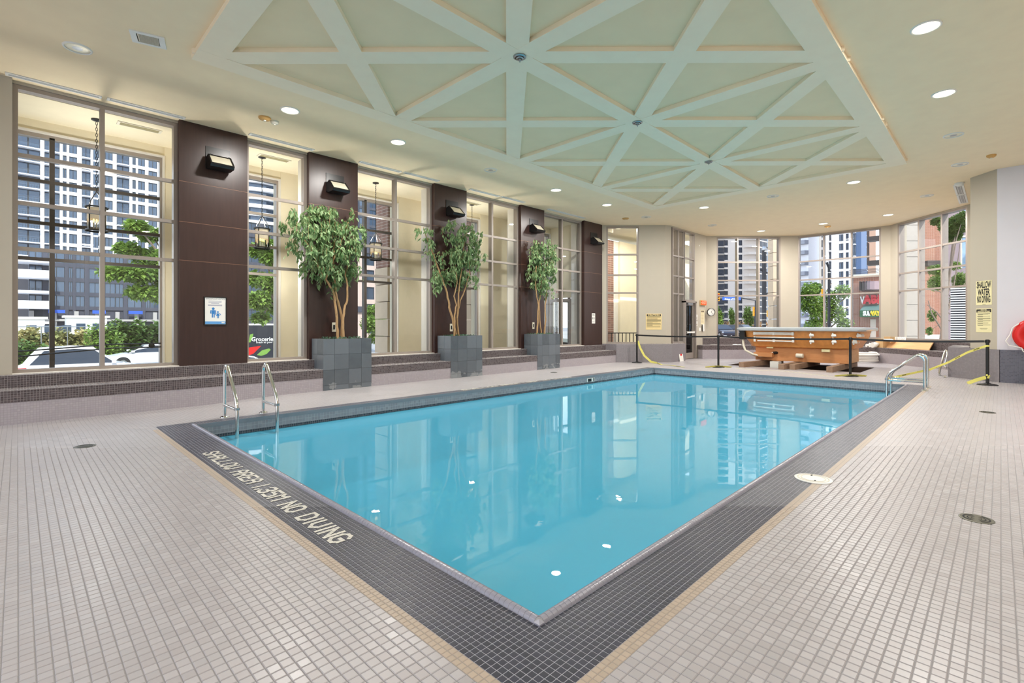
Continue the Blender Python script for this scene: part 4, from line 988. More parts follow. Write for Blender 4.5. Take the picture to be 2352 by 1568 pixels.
# things on the alcove bench
def diag(px, off, z):
    d = F+R*((px-CX)/FOC); tt = off/(d.x-d.y); return Vector((d.x*tt, d.y*tt, z))
t0 = P(2040, 802, z=.53); t1 = P(2136, 806.5, z=.53)
o = MB(); top0 = P(2052, 785, z=.80); top1 = P(2145, 786, z=.80)
d = Vector((.02, -.02, 0)); q = [diag(2036, 18.36, .53), diag(2134, 18.36, .53), diag(2145, 18.73, .79), diag(2048, 18.73, .80)]
nn = (q[1]-q[0]).cross(q[3]-q[0]).normalized()*.012
o.add([v-nn for v in q]+[v+nn for v in q], [(0, 3, 2, 1), (4, 5, 6, 7), (0, 1, 5, 4), (1, 2, 6, 5), (2, 3, 7, 6), (3, 0, 4, 7)])
tag(o.build('plywood_board', m_ply), 'pale plywood board leaning on the alcove bench at the right', 'board')
def carton(px, off, z, sx_, sy_, sz, rot, label, flap=True):
    p = diag(px, off, z); t = thing('cardboard_box', label, 'box', p); M = Matrix.Translation(p) @ Matrix.Rotation(rot, 4, 'Z'); th = .006
    for b in ((-sx_/2, sx_/2, -sy_/2, -sy_/2+th, 0, sz), (-sx_/2, sx_/2, sy_/2-th, sy_/2, 0, sz), (-sx_/2, -sx_/2+th, -sy_/2+th, sy_/2-th, 0, sz), (sx_/2-th, sx_/2, -sy_/2+th, sy_/2-th, 0, sz)): MB().box(*b, M=M).build('side', m_card, t)
    MB().box(-sx_/2+th, sx_/2-th, -sy_/2+th, sy_/2-th, 0, th, M=M).build('bottom', m_card, t)
    if flap:
        MB().box(0, sx_*.7, -sy_/2, sy_/2, 0, .004, M=M @ Matrix.Translation((-sx_/2, 0, sz)) @ Matrix.Rotation(PI-.25, 4, 'Y')).build('flap', m_paper, t)
    return t
carton(2029, 18.42, .528, .34, .30, .30, .8, 'open cardboard carton on the alcove bench beside the plywood board')
carton(2044, 18.98, .80, .30, .2, .10, .78, 'flat brown carton on the upper ledge by the white bottles', False)
for i, px in enumerate((2058, 2063, 2068, 2073, 2078)):
    p = diag(px, 18.95, .799)
    t = thing('pipe_stub', ['white pipe stub leftmost on the upper ledge by the right alcove window', 'second white pipe stub on the upper ledge', 'middle white pipe stub of the five on the upper ledge', 'fourth white pipe stub on the upper ledge', 'white pipe stub rightmost on the upper ledge'][i], 'pipe fitting', p, group='white pipe fittings on the upper ledge'); T = Matrix.Translation(p)
    MB().lathe([(.026, 0), (.026, .10), (.02, .10), (.02, .01), (.001, .01)], 12, T).build('pipe', m_rope, t, True); MB().lathe([(.026, .04), (.034, .042), (.034, .075), (.026, .077)], 12, T, False).build('collar', m_white, t, True)
for i, (px, dpt) in enumerate(((1996, 17.72), (2004, 17.6), (2010, 17.25))):
    p = P(px, 796, t=dpt); p.z = .525; t = thing('pipe_elbow', ['small white elbow fitting on the alcove bench seat', 'middle white elbow fitting on the bench seat', 'large white fitting beside the cardboard carton'][i], 'pipe fitting', p)
    r = (.05, .06, .085)[i]; MB().tube([p+Zv*r-R*.09, p+Zv*r, p+Zv*(r+.05)+R*.05, p+Zv*(r+.07)+R*.06], r, 12).build('elbow', m_rope, t, True); MB().tube([p+Zv*r-R*.10, p+Zv*r-R*.06], r*1.12, 12).build('socket', m_white, t, True)
for i, (px, py, lab) in enumerate(((1640, 791, 'grey rag lying on the alcove bench left of the hot tub'), (1692, 791, 'white rag lying on the bench close behind the hot tub'))):
    p = P(px, py, t=19.3); p.z = .525; rnd = random.Random(i); mb = MB(); n = 9; vs = []
    for a in range(n):
        for b in range(5): vs.append(p+R*((a-4)*.045)+F*((b-2)*.045)+Zv*(.01+.03*rnd.random()*(1 if 0 < a < n-1 and 0 < b < 4 else 0)))
    fs = [(a*5+b, (a+1)*5+b, (a+1)*5+b+1, a*5+b+1) for a in range(n-1) for b in range(4)]; mb.add(vs, fs)
    tag(mb.build('rag', m_paper if i else plain('grey rag', (150, 145, 140), .9), None, True), lab, 'cloth')
# leaning notice on the ledge front, clipboard on right ledge
p = Vector((16.95, 8.195, 0)); M = frame(p, Vector((1, 0, 0)), Vector((0, .12, 1)).normalized(), Vector((0, -1, .12)).normalized())
t = thing('floor_notice', 'small white notice with a red stamp leaning on the ledge by the exit door', 'notice', p); MB().box(-.15, .15, 0, .34, 0, .006, M=M).build('card', m_paper, t); MB().box(-.07, .07, .2, .27, .006, .008, M=M).build('stamp', m_red, t)
p = P(2215, 795, z=.752); M = Matrix.Translation(p) @ Matrix.Rotation(.6, 4, 'Z'); t = thing('paper_sheets', 'loose white sheets of paper lying on the tall grey mosaic ledge', 'paper', p)
MB().box(-.16, .16, -.11, .11, 0, .003, M=M).build('sheet', m_paper, t); MB().box(-.15, .15, -.1, .1, .0032, .006, M=M @ Matrix.Rotation(.3, 4, 'Z')).build('sheet', m_paper, t)
# deck fittings
def drain(px, py, label, r=.095):
    p = P(px, py, z=dz(*P(px, py, z=0).xy)); p.z = dz(p.x, p.y)+.003; t = thing('floor_drain', label, 'drain', p); T = Matrix.Translation(p)
    MB().lathe([(r, -.004), (r, .002), (r*.93, .003), (.001, .003)], 26, T).build('plate', plain('dull bronze', (94, 92, 78), .4, .6), t)
    for k in range(3):
        rr = r*(.78-.24*k)
        for s in (0, 1): 
            a0 = .35+PI*s; m = MB(); n = 10; pts = [(rr*math.cos(a0+(PI-.7)*i/n), rr*math.sin(a0+(PI-.7)*i/n)) for i in range(n+1)]; pi = [(x*.86, y*.86) for x, y in pts]
            for i in range(n): m.add([T @ Vector((*q, .0042)) for q in (pts[i], pts[i+1], pi[i+1], pi[i])], [(0, 1, 2, 3)])
            m.build('slot', m_dark, t)
drain(195, 1025, 'round floor drain in the deck at the left'); drain(2243, 1192, 'round bronze floor drain in the deck at the right foreground'); drain(2268, 947, 'round floor drain farther along the right deck'); drain(1272, 855, 'small floor drain near the smallest planter')
p = P(1868, 1100, z=0); p.z = .003; t = thing('skimmer_lid', 'round white skimmer lid set in the dark border on the right', 'lid', p); T = Matrix.Translation(p)
MB().lathe([(.142, -.003), (.142, .004), (.13, .007), (.115, .006), (.001, .008)], 32, T).build('cover', m_white, t, True)
for r in (.12, .095): MB().lathe([(r, .0078), (r-.004, .0092), (r-.008, .0078)], 32, T, False).build('ring', m_offw, t)
for s in (-1, 1): MB().box(-.012, .012, -.006, .006, .0075, .0095, M=T @ Matrix.Translation((.075*s, .03*s, 0))).build('finger_hole', m_dark, t)

# ------------------------------------------------------------------ signs and notices
def board(name, label, cat, o, nrm, w_, h, mat, th=.006, frame_m=None, fw=.012):
    t = thing(name, label, cat, o); M = wallM(o, nrm)
    MB().box(-w_/2, w_/2, -h/2, h/2, 0.001, th, M=M).build('panel', mat, t)
    if frame_m:
        for b in ((-w_/2-fw, w_/2+fw, h/2, h/2+fw), (-w_/2-fw, w_/2+fw, -h/2-fw, -h/2), (-w_/2-fw, -w_/2, -h/2, h/2), (w_/2, w_/2+fw, -h/2, h/2)): MB().box(*b, 0.0, th+.008, M=M).build('frame', frame_m, t)
    return t, M @ Matrix.Translation((0, 0, th))
def bar(t, M, x0, x1, y0, y1, mat, nm='print', z=.001): MB().box(x0, x1, y0, y1, 0, z, M=M).build(nm, mat, t)
def para(t, M, x0, x1, ys, h, mat, seed=0, nm='text_line'):
    rnd = random.Random(seed)
    for y in ys: bar(t, M, x0, x1-(x1-x0)*rnd.choice((0, .05, .1, .35)), y-h/2, y+h/2, mat, nm)
# framed notice on the first column
c = P(494.5, 714, Y=10.2); c.y = 10.2
t, M = board('framed_notice', 'framed blue and white notice with adult and child figures on the nearest column', 'notice', c, (0, -1, 0), .335, .485, m_paper, .008, m_blk, .016)
text('lettering', 'IMPORTANT NOTICE', .032, M @ Matrix.Translation((0, .215, 0)), plain('grey ink', (120, 120, 130), .6), t)
for y, s in ((.178, .20), (.158, .2), (.138, .12), (.112, .22), (.098, .22)): bar(t, M, -s/2-.01, s/2, y-.004, y+.004, plain('pale ink', (150, 150, 175), .6), 'text_line')
def person_icon(t, M, x, y, s, skirt=False):
    m = MB(); m.lathe([(.001, .001), (.14*s, .001), (.14*s, 0)], 16, M @ Matrix.Translation((x, y+.86*s, 0)))
    if skirt: m.prism([(x-.14*s, y+.66*s), (x+.14*s, y+.66*s), (x+.26*s, y+.26*s), (x-.26*s, y+.26*s)], 0, .001, M=M)
    else: m.box(x-.17*s, x+.17*s, y+.28*s, y+.70*s, 0, .001, M=M)
    for sd in (-1, 1):
        m.box(min(x+sd*.03*s, x+sd*.14*s), max(x+sd*.03*s, x+sd*.14*s), y-.12*s, y+.28*s, 0, .001, M=M)
        m.box(-.045*s, .045*s, -.36*s, 0, 0, .001, M=M @ Matrix.Translation((x+sd*.23*s, y+.68*s, 0)) @ Matrix.Rotation(sd*(.55 if skirt else .05), 4, 'Z'))
    m.build('figure', m_blue, t)
person_icon(t, M, -.035, -.10, .165); person_icon(t, M, .04, -.118, .115, True)
bar(t, M, -.165, .165, -.24, -.19, m_ltblue, 'footer'); text('lettering', 'BE SAFE', .022, M @ Matrix.Translation((.12, -.215, .0012)), m_paper, t) if False else None
bar(t, M, .10, .15, -.222, -.205, m_paper, 'badge', .002)
# outlet boxes
m_out = plain('ivory outlet', (226, 218, 196), .4)
for i, (px, py) in enumerate(((766.5, 751, ), (1036, 752), (1224.5, 747.5))):
    c = P(px, py, Y=10.2); c.y = 10.2; t, M = board('outlet_cover', ['ivory outlet cover on the second column behind the largest ficus', 'ivory outlet cover on the third column', 'ivory outlet cover on the fourth column'][i], 'outlet', c, (0, -1, 0), .085, .20, m_out, .02)
    bar(t, M, -.02, .02, -.05, .05, m_dark, 'socket', .003)
c = P(1363, 731, Y=10.2); c.y = 10.2; t, M = board('paper_notice', 'small white notice on the farthest brown column', 'notice', c, (0, -1, 0), .20, .36, m_paper, .004)
para(t, M, -.07, .07, (.13, .11, -.12), .01, m_ink, 3); 
for x in (-.04, .04): bar(t, M, x-.014, x+.014, -.03, .04, m_ink, 'pictogram')
# caution sign on the angled wall
nW6 = Vector((A[1].y-A[2].y, A[2].x-A[1].x, 0)).normalized()*-1
nW6 = Vector(((A[2]-A[1]).y, -(A[2]-A[1]).x, 0)).normalized()
def wall_pt(px, py, i):
    a, b = A[i], A[i+1]; u = (px-CX)/FOC; d = F+R*u; e_ = b-a
    tt = (a.x*e_.y-a.y*e_.x)/(d.x*e_.y-d.y*e_.x); return Vector((d.x*tt, d.y*tt, CAMZ+(CY-py)/FOC*tt))
c = wall_pt(1501.5, 738.5, 1)
t, M = board('caution_sign', 'ochre caution sign with black heading on the wall above the corner ledge', 'sign', c, nW6, .565, .58, m_signo, .008)
bar(t, M, -.255, .255, .205, .265, m_ink, 'heading_bar'); text('lettering', 'CAUTION', .07, M @ Matrix.Translation((0, .235, .0012)), m_signo, t, sx=1.3, bold=.002)
rnd = random.Random(4); y = .185
for grp in (2, 2, 2, 3, 1, 3, 2, 2, 1):
    for k in range(grp): bar(t, M, -.255, .255-rnd.choice((0, 0, .02, .12, .3)), y-.005, y+.004, m_ink, 'text_line'); y -= .0165
    y -= .012
# exit sign, notices
c = wall_pt(1613, 695.5, 4) if False else P(1613, 695.5, Y=8.5); c.y = 8.5
t, M = board('exit_sign', 'lit orange red exit sign on the wall right of the glazed door', 'sign', c, (0, -1, 0), .50, .2, plain('exit housing', (214, 170, 110), .5), .06)
m_exit = emis('exit glow', (255, 84, 44), 1.6); bar(t, M, -.24, .24, -.085, .085, m_exit, 'lit_face', .004)
m_exl = emis('exit letter', (255, 214, 180), 1.2); text('lettering', 'EXIT', .16, M @ Matrix.Translation((.03, 0, .005)), m_exl, t, sx=1.05); text('lettering', '<', .14, M @ Matrix.Translation((-.2, 0, .005)), m_exl, t)
def note(px, py, w_, h, label, mat, lines_, head=None):
    c = P(px, py, Y=8.5); c.y = 8.5; t, M = board('wall_notice', label, 'notice', c, (0, -1, 0), w_, h, mat, .004)
    if head: bar(t, M, -w_*.4, w_*.4, h/2-.09, h/2-.03, plain('tan ink', (120, 106, 84), .6), 'heading_bar')
    for k in range(lines_): y = h/2-.12-(h-.16)*k/lines_; bar(t, M, -w_*.38, w_*.3, y-.012, y+.012, plain('tan line', (196, 178, 140), .6), 'text_line')
m_pale = plain('faded cream sheet', (234, 220, 184), .7)
note(1599.5, 728, .17, .19, 'small square notice just right of the exit door, upper', m_paper, 3); note(1599.5, 743, .17, .19, 'small square notice just right of the exit door, lower', m_paper, 3)
note(1613.5, 728, .34, .58, 'tall faded cream regulation sheet below the exit sign', m_pale, 9, True)
note(1607.5, 756, .16, .13, 'little white paper left of the hanging leaflets', m_paper, 0)
c = P(1615, 752.5, Y=8.47); t = thing('leaflet_holder', 'white leaflets hanging in a holder under the tall cream sheet', 'leaflets', c); MB().box(-.06, .07, -.14, .14, 0, .02, M=wallM(c, (0, -1, 0)) @ Matrix.Rotation(.08, 4, 'Z')).build('leaflet', m_white, t); MB().box(-.09, -.065, -.14, .12, 0, .01, M=wallM(c, (0, -1, 0))).build('holder_edge', m_blk, t)
# clock on the angled corner
nc = Vector(((A[5]-A[4]).y, -(A[5]-A[4]).x, 0)).normalized(); nc = Vector((-F.x, -F.y, 0))
c = Vector(P(1633, 716.5, t=19.86)); t = thing('wall_clock', 'round white wall clock with dark rim beside the left alcove window', 'clock', c); M = wallM(c, nc)
MB().lathe([(.16, -.02), (.16, .03), (.145, .04), (.14, .02)], 32, M, False).build('rim', m_blkm, t, True); MB().lathe([(.145, .015), (.145, .022), (.001, .022)], 32, M).build('face', m_paper, t)
MB().lathe([(.15, -.15), (.001, -.15)], 20, M).build('back', m_blkm, t)
for k in range(12): a = PI/6*k; MB().box(-.005, .005, .105, .128, .0225, .024, M=M @ Matrix.Rotation(a, 4, 'Z')).build('hour_mark', m_ink, t)
MB().box(-.006, .006, -.01, .075, .024, .026, M=M @ Matrix.Rotation(-.55, 4, 'Z')).build('hour_hand', m_ink, t); MB().box(-.004, .004, -.015, .115, .026, .028, M=M @ Matrix.Rotation(-2.4, 4, 'Z')).build('minute_hand', m_ink, t)
# shallow water signs on the right pier
npz = Vector(((A[14]-A[13]).y, -(A[14]-A[13]).x, 0)).normalized()
c = wall_pt(2260, 672.5, 13); t, M = board('shallow_water_sign', 'pale yellow sign reading shallow water no diving on the right pier', 'sign', c, npz, .405, .575, m_signy, .006)
for y, s in ((.175, 'SHALLOW'), (0, 'WATER'), (-.17, 'NO DIVING')): text('lettering', s, .215, M @ Matrix.Translation((0, y+.012, 0)) @ Matrix.Diagonal(((.36 if len(s) > 5 else .41) if len(s) < 9 else .305, 1, 1, 1)), m_ink, t, bold=.008)
bar(t, M, -.03, .05, -.272, -.266, m_ink, 'small_print')
c = wall_pt(2260, 735.5, 13); t, M = board('health_regulations_sign', 'pale yellow health regulations sign below the shallow water sign', 'sign', c, npz, .405, .565, m_signy, .006)
bar(t, M, -.19, .19, .19, .265, m_ink, 'heading_bar'); text('lettering', 'HEALTH', .04, M @ Matrix.Translation((0, .246, .0012)), m_signy, t, bold=.001); text('lettering', 'REGULATIONS', .045, M @ Matrix.Translation((0, .210, .0012)), m_signy, t, sx=1.05, bold=.001)
y = .16; rnd = random.Random(9)
for grp in (3, 2, 3, 2, 2, 2): 
    for k in range(grp): bar(t, M, -.17+(.02 if k else 0), .175-rnd.choice((0, .01, .06)) if k < grp-1 else -.02, y-.004, y+.003, m_ink, 'text_line'); y -= .014
    y -= .02
bar(t, M, -.1, .1, -.19, -.184, m_ink, 'text_line'); bar(t, M, -.08, .08, -.21, -.204, m_ink, 'text_line')
# life ring on the right wall
c = Vector((15.80, -.545, 1.10)); t = thing('life_ring', 'red life ring with white rope hung on the right wall', 'life ring', c)
n = 72; ring = []
mb = MB(); rings = []
for k in range(n):
    a = 2*PI*k/n; cc = c+Vector((0, math.cos(a)*.27, math.sin(a)*.27)); u = Vector((0, math.cos(a), math.sin(a)))
    rings.append([cc+u*.10*math.cos(b_)+Vector((1, 0, 0))*.07*math.sin(b_) for b_ in [2*PI*j/12 for j in range(12)]])
rings.append(rings[0]); mb.loft(rings, True, False, False).build('ring', m_red, t, True)
for a in (1.25, 2.6, 3.7, 5.03): 
    cc = c+Vector((0, math.cos(a)*.27, math.sin(a)*.27)); u = Vector((0, math.cos(a), math.sin(a))); tg = Vector((0, -math.sin(a), math.cos(a)))
    MB().loft([[cc+tg*s+u*.106*math.cos(b_)+Vector((1, 0, 0))*.076*math.sin(b_) for b_ in [2*PI*j/12 for j in range(12)]] for s in (-.03, .03)]).build('band', m_rope, t, True)
MB().tube([c+Vector((-.05, .26, .25)), c+Vector((-.06, .36, .16)), c+Vector((-.05, .40, 0)), c+Vector((-.05, .47, -.14)), c+Vector((-.05, .42, -.24)), c+Vector((-.07, .22, -.29)), c+Vector((-.08, .20, -.36)), c+Vector((-.08, .12, -.44)), c+Vector((-.06, .0, -.40))], .011, 8).build('rope', m_rope, t, True)
MB().box(c.x+.06, 15.96, c.y-.03, c.y+.03, c.z+.2, c.z+.3).build('hook', m_blk, t)
MB().lathe([(.03, 0), (.03, .012), (.001, .016)], 12, wallM(P(1606, 564, Y=8.5), (0, -1, 0))).build('sensor', m_white, tag(thing('wall_sensor', 'tiny white round sensor high on the wall above the exit sign', 'sensor', P(1606, 564, Y=8.5))) )
# ================================================================== outside the glass
m_frost = plain('frosted glass', (226, 212, 190), .6, emit=lin((255, 226, 180)), estr=.25)
# arcade along the window wall
SZ = 4.86; YO = 11.8
PX = [(-6.0, -1.2), (2.07, 3.30), (4.29, 5.50), (7.43, 8.60), (10.43, 11.62)]
OP = [(-1.2, 2.07), (3.30, 4.29), (5.50, 7.43), (8.60, 10.43), (11.62, 13.9)]
ar = thing('arcade', 'cream walled arcade running outside the tall windows', 'arcade', (4, 11.2, 0))
MB().box(-6, 16.2, 10.6, 12.35, SZ, SZ+.25).build('soffit', m_arc, ar); MB().box(-6, 18.5, 10.6, 12.6, -1.3, .02).build('walkway', plain('concrete paving', (196, 190, 180), .9), ar)
for a, b in PX: MB().box(a, b, YO, 12.25, .02, SZ).build('pier', m_arc, ar)
for a, b in OP: MB().box(a, b, YO+.02, 12.2, 4.68, SZ).build('lintel', m_arc, ar); MB().box(a, b, YO, 12.2, .02, .42).build('upstand', m_arc, ar)
MB().box(13.9, 14.1, 10.6, 12.25, 2.3, SZ).box(13.9, 14.1, 10.6, 10.8, 0, 2.3).box(13.9, 14.1, 11.8, 12.25, 0, 2.3).build('end_wall', m_arc, ar)
for k, (a, b) in enumerate(OP):
    window('window_%d' % (20+k), (a, YO+.06), (b, YO+.06), .42, 4.68, [2.47, 3.10, 3.83], 2 if b-a > 1.2 else 1, depth=.13, fw=.07, m=m_brz if k in (0, 2, 3) else m_alu, head=.1)
    tr = struct('trim_%d' % (k+1)); MB().box(a, a+.03, YO-.012, YO+.06, .42, 4.68).box(b-.03, b, YO-.012, YO+.06, .42, 4.68).box(a+.03, b-.03, YO-.012, YO+.06, 4.65, 4.68).build('casing', m_aluw, tr)
dd = struct('door_2')
for b in ((13.84, 13.9, 10.82, 10.90, .02, 2.25), (13.84, 13.9, 11.70, 11.78, .02, 2.25), (13.84, 13.9, 10.90, 11.70, 2.15, 2.25), (13.84, 13.9, 10.90, 11.70, .02, .2)): MB().box(*b).build('door_frame', m_alu, dd)
MB().box(13.86, 13.87, 10.90, 11.70, .2, 2.15).build('door_glass', m_glass, dd); MB().tube([(13.78, 11.55, .9), (13.78, 11.55, 1.25)], .015).build('door_handle', m_stl, dd)
c = Vector((13.9, 11.35, 2.52)); t, M = board('exit_sign', 'small exit sign over the door at the far end of the arcade', 'sign', c, (-1, 0, 0), .34, .2, m_offw, .05); text('lettering', 'EXIT', .15, M, m_red, t)
for i, (px, py, lab) in enumerate(((222, 273, 'black chain hung lantern outside the first big window'), (602, 359, 'black chain hung lantern outside the narrow second window'), (863, 417, 'black chain hung lantern outside the third window'), (1084, 467, 'black chain hung lantern outside the fourth window'))):
    p = P(px, py, Y=11.05); x = p.x; t = thing('hanging_lantern', lab, 'lantern', (x, 11.05, SZ)); T = Matrix.Translation((x, 11.05, 0))
    MB().lathe([(.075, SZ), (.075, SZ-.02), (.02, SZ-.035), (.001, SZ-.04)], 16, T).build('canopy', m_blkm, t, True)
    m = MB(); z = SZ-.04; k = 0
    while z > 3.66:
        Q = Matrix.Translation((x, 11.05, z-.03)) @ Matrix.Rotation(PI/2*(k % 2), 4, 'Z'); m.tube([Q @ Vector((.014*math.cos(a), 0, .032*math.sin(a))) for a in [2*PI*j/8 for j in range(9)]], .004, 4, False); z -= .05; k += 1
    m.build('chain', m_blkm, t)
    for a in [PI/4+PI/2*j for j in range(4)]:
        u = Vector((math.cos(a), math.sin(a), 0)); c = Vector((x, 11.05, 0)); MB().tube([c+Zv*3.62, c+u*.05+Zv*3.55, c+u*.12+Zv*3.43, c+u*.145+Zv*3.33], .008, 6).build('arm', m_blkm, t); MB().tube([c+u*.145+Zv*3.33, c+u*.145+Zv*2.93], .009, 6).build('upright', m_blkm, t)
    MB().lathe([(.155, 3.33), (.165, 3.335), (.165, 3.35), (.14, 3.36)], 24, T, False).build('top_hoop', m_blkm, t); MB().lathe([(.155, 2.93), (.165, 2.93), (.165, 2.95), (.15, 2.96)], 24, T, False).build('bottom_hoop', m_blkm, t)
    MB().lathe([(.13, 2.97), (.13, 3.13)], 20, T, False).build('glass_drum', m_glass, t); MB().lathe([(.13, 3.13), (.13, 3.33)], 20, T, False).build('frosted_band', m_frost, t)
    for s in (-.04, 0, .04): MB().lathe([(.012, 2.97), (.012, 3.07), (.008, 3.08)], 8, T @ Matrix.Translation((s, s*.3, 0))).build('candle', m_offw, t); MB().ellip((x+s, 11.05+s*.3, 3.11), (.014, .014, .035), 8, 6).build('bulb', emis('bulb', (255, 214, 140), 3), t)
    for zz, rx in ((3.40, PI), (2.90, 0)):
        ld = bpy.data.lights.new('lantern_light', 'AREA'); ld.shape = 'DISK'; ld.size = .2; ld.energy = LANTERN_W; ld.color = (1, .96, .88)
        o = bpy.data.objects.new('lantern_light', ld); C.objects.link(o); o.parent = t; o.location = (0, 0, zz-SZ); o.rotation_euler = (rx, 0, 0)
for i, (x, lab) in enumerate(((1.55, 'louvre vent in the arcade soffit by the first window'), (3.85, 'rectangular vent in the arcade soffit by the narrow window'), (9.3, 'vent in the arcade soffit by the fourth window'))):
    vt = thing('soffit_vent', lab, 'vent', (x, 10.9, SZ)); MB().box(x-.32, x+.32, 10.84, 11.04, SZ-.01, SZ).build('frame', m_offw, vt); MB().box(x-.28, x+.28, 10.87, 11.01, SZ-.012, SZ-.01).build('grille', plain('tan grille', (150, 140, 105), .7), vt)
hr = thing('handrail', 'thin black double handrail along the arcade outside the first window', 'handrail', (.6, 11.6, .7))
for z0, z1 in ((.86, .97), (.76, .90)): MB().tube([(-1.2, 11.45, z0-.06), (1.2, 11.45, z1), (1.95, 11.45, z1)], .012, 6).build('rail', m_blkm, hr)
MB().lathe([(.05, 0), (.05, .012), (.03, .015), (.001, .02)], 14, wallM(Vector((1.80, 11.44, .93)), (0, -1, 0))).build('rosette', m_blkm, hr)
for k in (20, 22, 23):
    for ch in bpy.data.objects['window_%d' % k].children:
        if ch.type == 'MESH' and (ch.name.startswith('head') or ch.name.startswith('jamb') or ch.name.startswith('sill')): ch.data.materials[0] = m_alu
# entrance porch outside the angled window and exit door
por = thing('entrance_porch', 'cream entrance porch with brick pier seen through the angled window', 'porch', (17, 11, 0))
MB().box(14.0, 21.5, 8.75, 12.4, SZ+.26, SZ+.4).box(15.2, 15.6, 10.7, 12.4, SZ, SZ+.26).build('soffit', m_arc, por); MB().box(16.2, 25, 8.72, 16, -.2, .02).build('walkway', plain('porch paving', (200, 196, 188), .9), por)
for b, mm, nm in (((17.3, 17.75, 11.6, 12.2, 0, SZ), m_brickd, 'brick_pier'), ((17.75, 18.1, 11.6, 12.2, 0, SZ), m_aluw, 'white_pier'), ((18.1, 20.2, 11.5, 12.2, 0, SZ), m_arc, 'cream_wall'), ((19.6, 23, 9.9, 10.2, 0, SZ), m_arc, 'cream_wall')): MB().box(*b).build(nm, mm, por, uv=True)
for x in (14.6, 15.4, 16.3, 17.1): MB().box(x, x+.07, 12.1, 12.2, 0, SZ).build('mullion', m_brz, por)
for z in (0.02, 2.2, 3.1, 3.85, 4.7): MB().box(14.6, 17.3, 12.1, 12.18, z, z+.08).build('transom', m_brz, por)
rl = thing('porch_railing', 'black picket railing outside the angled window', 'railing', (15.9, 10.9, 0)); a = Vector((15.3, 11.6, 0)); b = Vector((17.6, 9.6, 0)); MB().tube([a+Zv*1.0, b+Zv*1.0], .02, 6).build('top_rail', m_blkm, rl)
for k in range(22): p = a.lerp(b, k/21); MB().box(p.x-.012, p.x+.012, p.y-.012, p.y+.012, 0, 1.0).build('picket', m_blkm, rl)
pier = thing('stone_pilaster', 'brick over sandstone pilaster outside the third window', 'pilaster', (8, 13, 0))
for k in range(9): MB().box(7.50+.01*(k % 2), 8.5, 12.5, 13.2, -1.5+k*.5, -1.0+k*.5-.02).build('stone_block', plain('sandstone', (206, 184, 158), .85), pier)
MB().box(7.54, 8.5, 12.52, 13.2, 3.0, 8).build('brick_shaft', m_brickd, pier, uv=True)
pier = thing('stone_pilaster', 'brick over sandstone pilaster outside the fourth window', 'pilaster', (11, 13, 0))
for k in range(9): MB().box(10.63+.01*(k % 2), 11.5, 12.5, 13.2, -1.5+k*.5, -1.0+k*.5-.02).build('stone_block', plain('sandstone', (206, 184, 158), .85), pier)
MB().box(10.66, 11.5, 12.52, 13.2, 3.0, 8).build('brick_shaft', m_brickd, pier, uv=True)
for i, (x, y, lab) in enumerate(((16.6, 10.6, 'added round fill lamp brightening the porch outside the angled window'), (18.4, 9.7, 'added round fill lamp brightening the porch outside the exit door'))):  # lamps added to brighten the porch, no fitting is known there
    t = thing('added_porch_lamp', lab, 'ceiling light', (x, y, SZ+.25)); T = Matrix.Translation((x, y, SZ+.25)); MB().lathe([(.15, 0), (.15, -.02), (.12, -.02), (.12, 0)], 20, T).build('trim_ring', m_white, t); MB().lathe([(.12, -.008), (.001, -.008)], 20, T).build('lamp', m_lampon, t)
    ld = bpy.data.lights.new('porch_fill_light', 'AREA'); ld.shape = 'DISK'; ld.size = .22; ld.energy = 95; ld.color = (1, .97, .9); o = bpy.data.objects.new('porch_fill_light', ld); C.objects.link(o); o.parent = t; o.location = (0, 0, -.03)
# ground
g = MB().box(-120, 330, -160, 320, -1.75, -1.5).build('ground', plain('asphalt', (150, 148, 148), .95, var=.1, scale=.4)); g['kind'] = 'structure'
o = MB().prism([(25, -30), (230, -150), (230, 120), (60, 60), (30, 16)], -.6, -.2).build('street_plaza', plain('street concrete', (176, 172, 166), .9)); o['kind'] = 'structure'
def strip(y0, y1, z, mat, name): o = MB().box(-60, 120, y0, y1, -1.5, z).build(name, mat); o['kind'] = 'structure'; return o
o = strip(13.5, 19.5, -1.36, plain('pavement', (196, 192, 184), .9), 'sidewalk'); o = strip(33, 37, -1.38, plain('verge grass', (116, 134, 70), .95, var=.2, scale=2), 'verge')
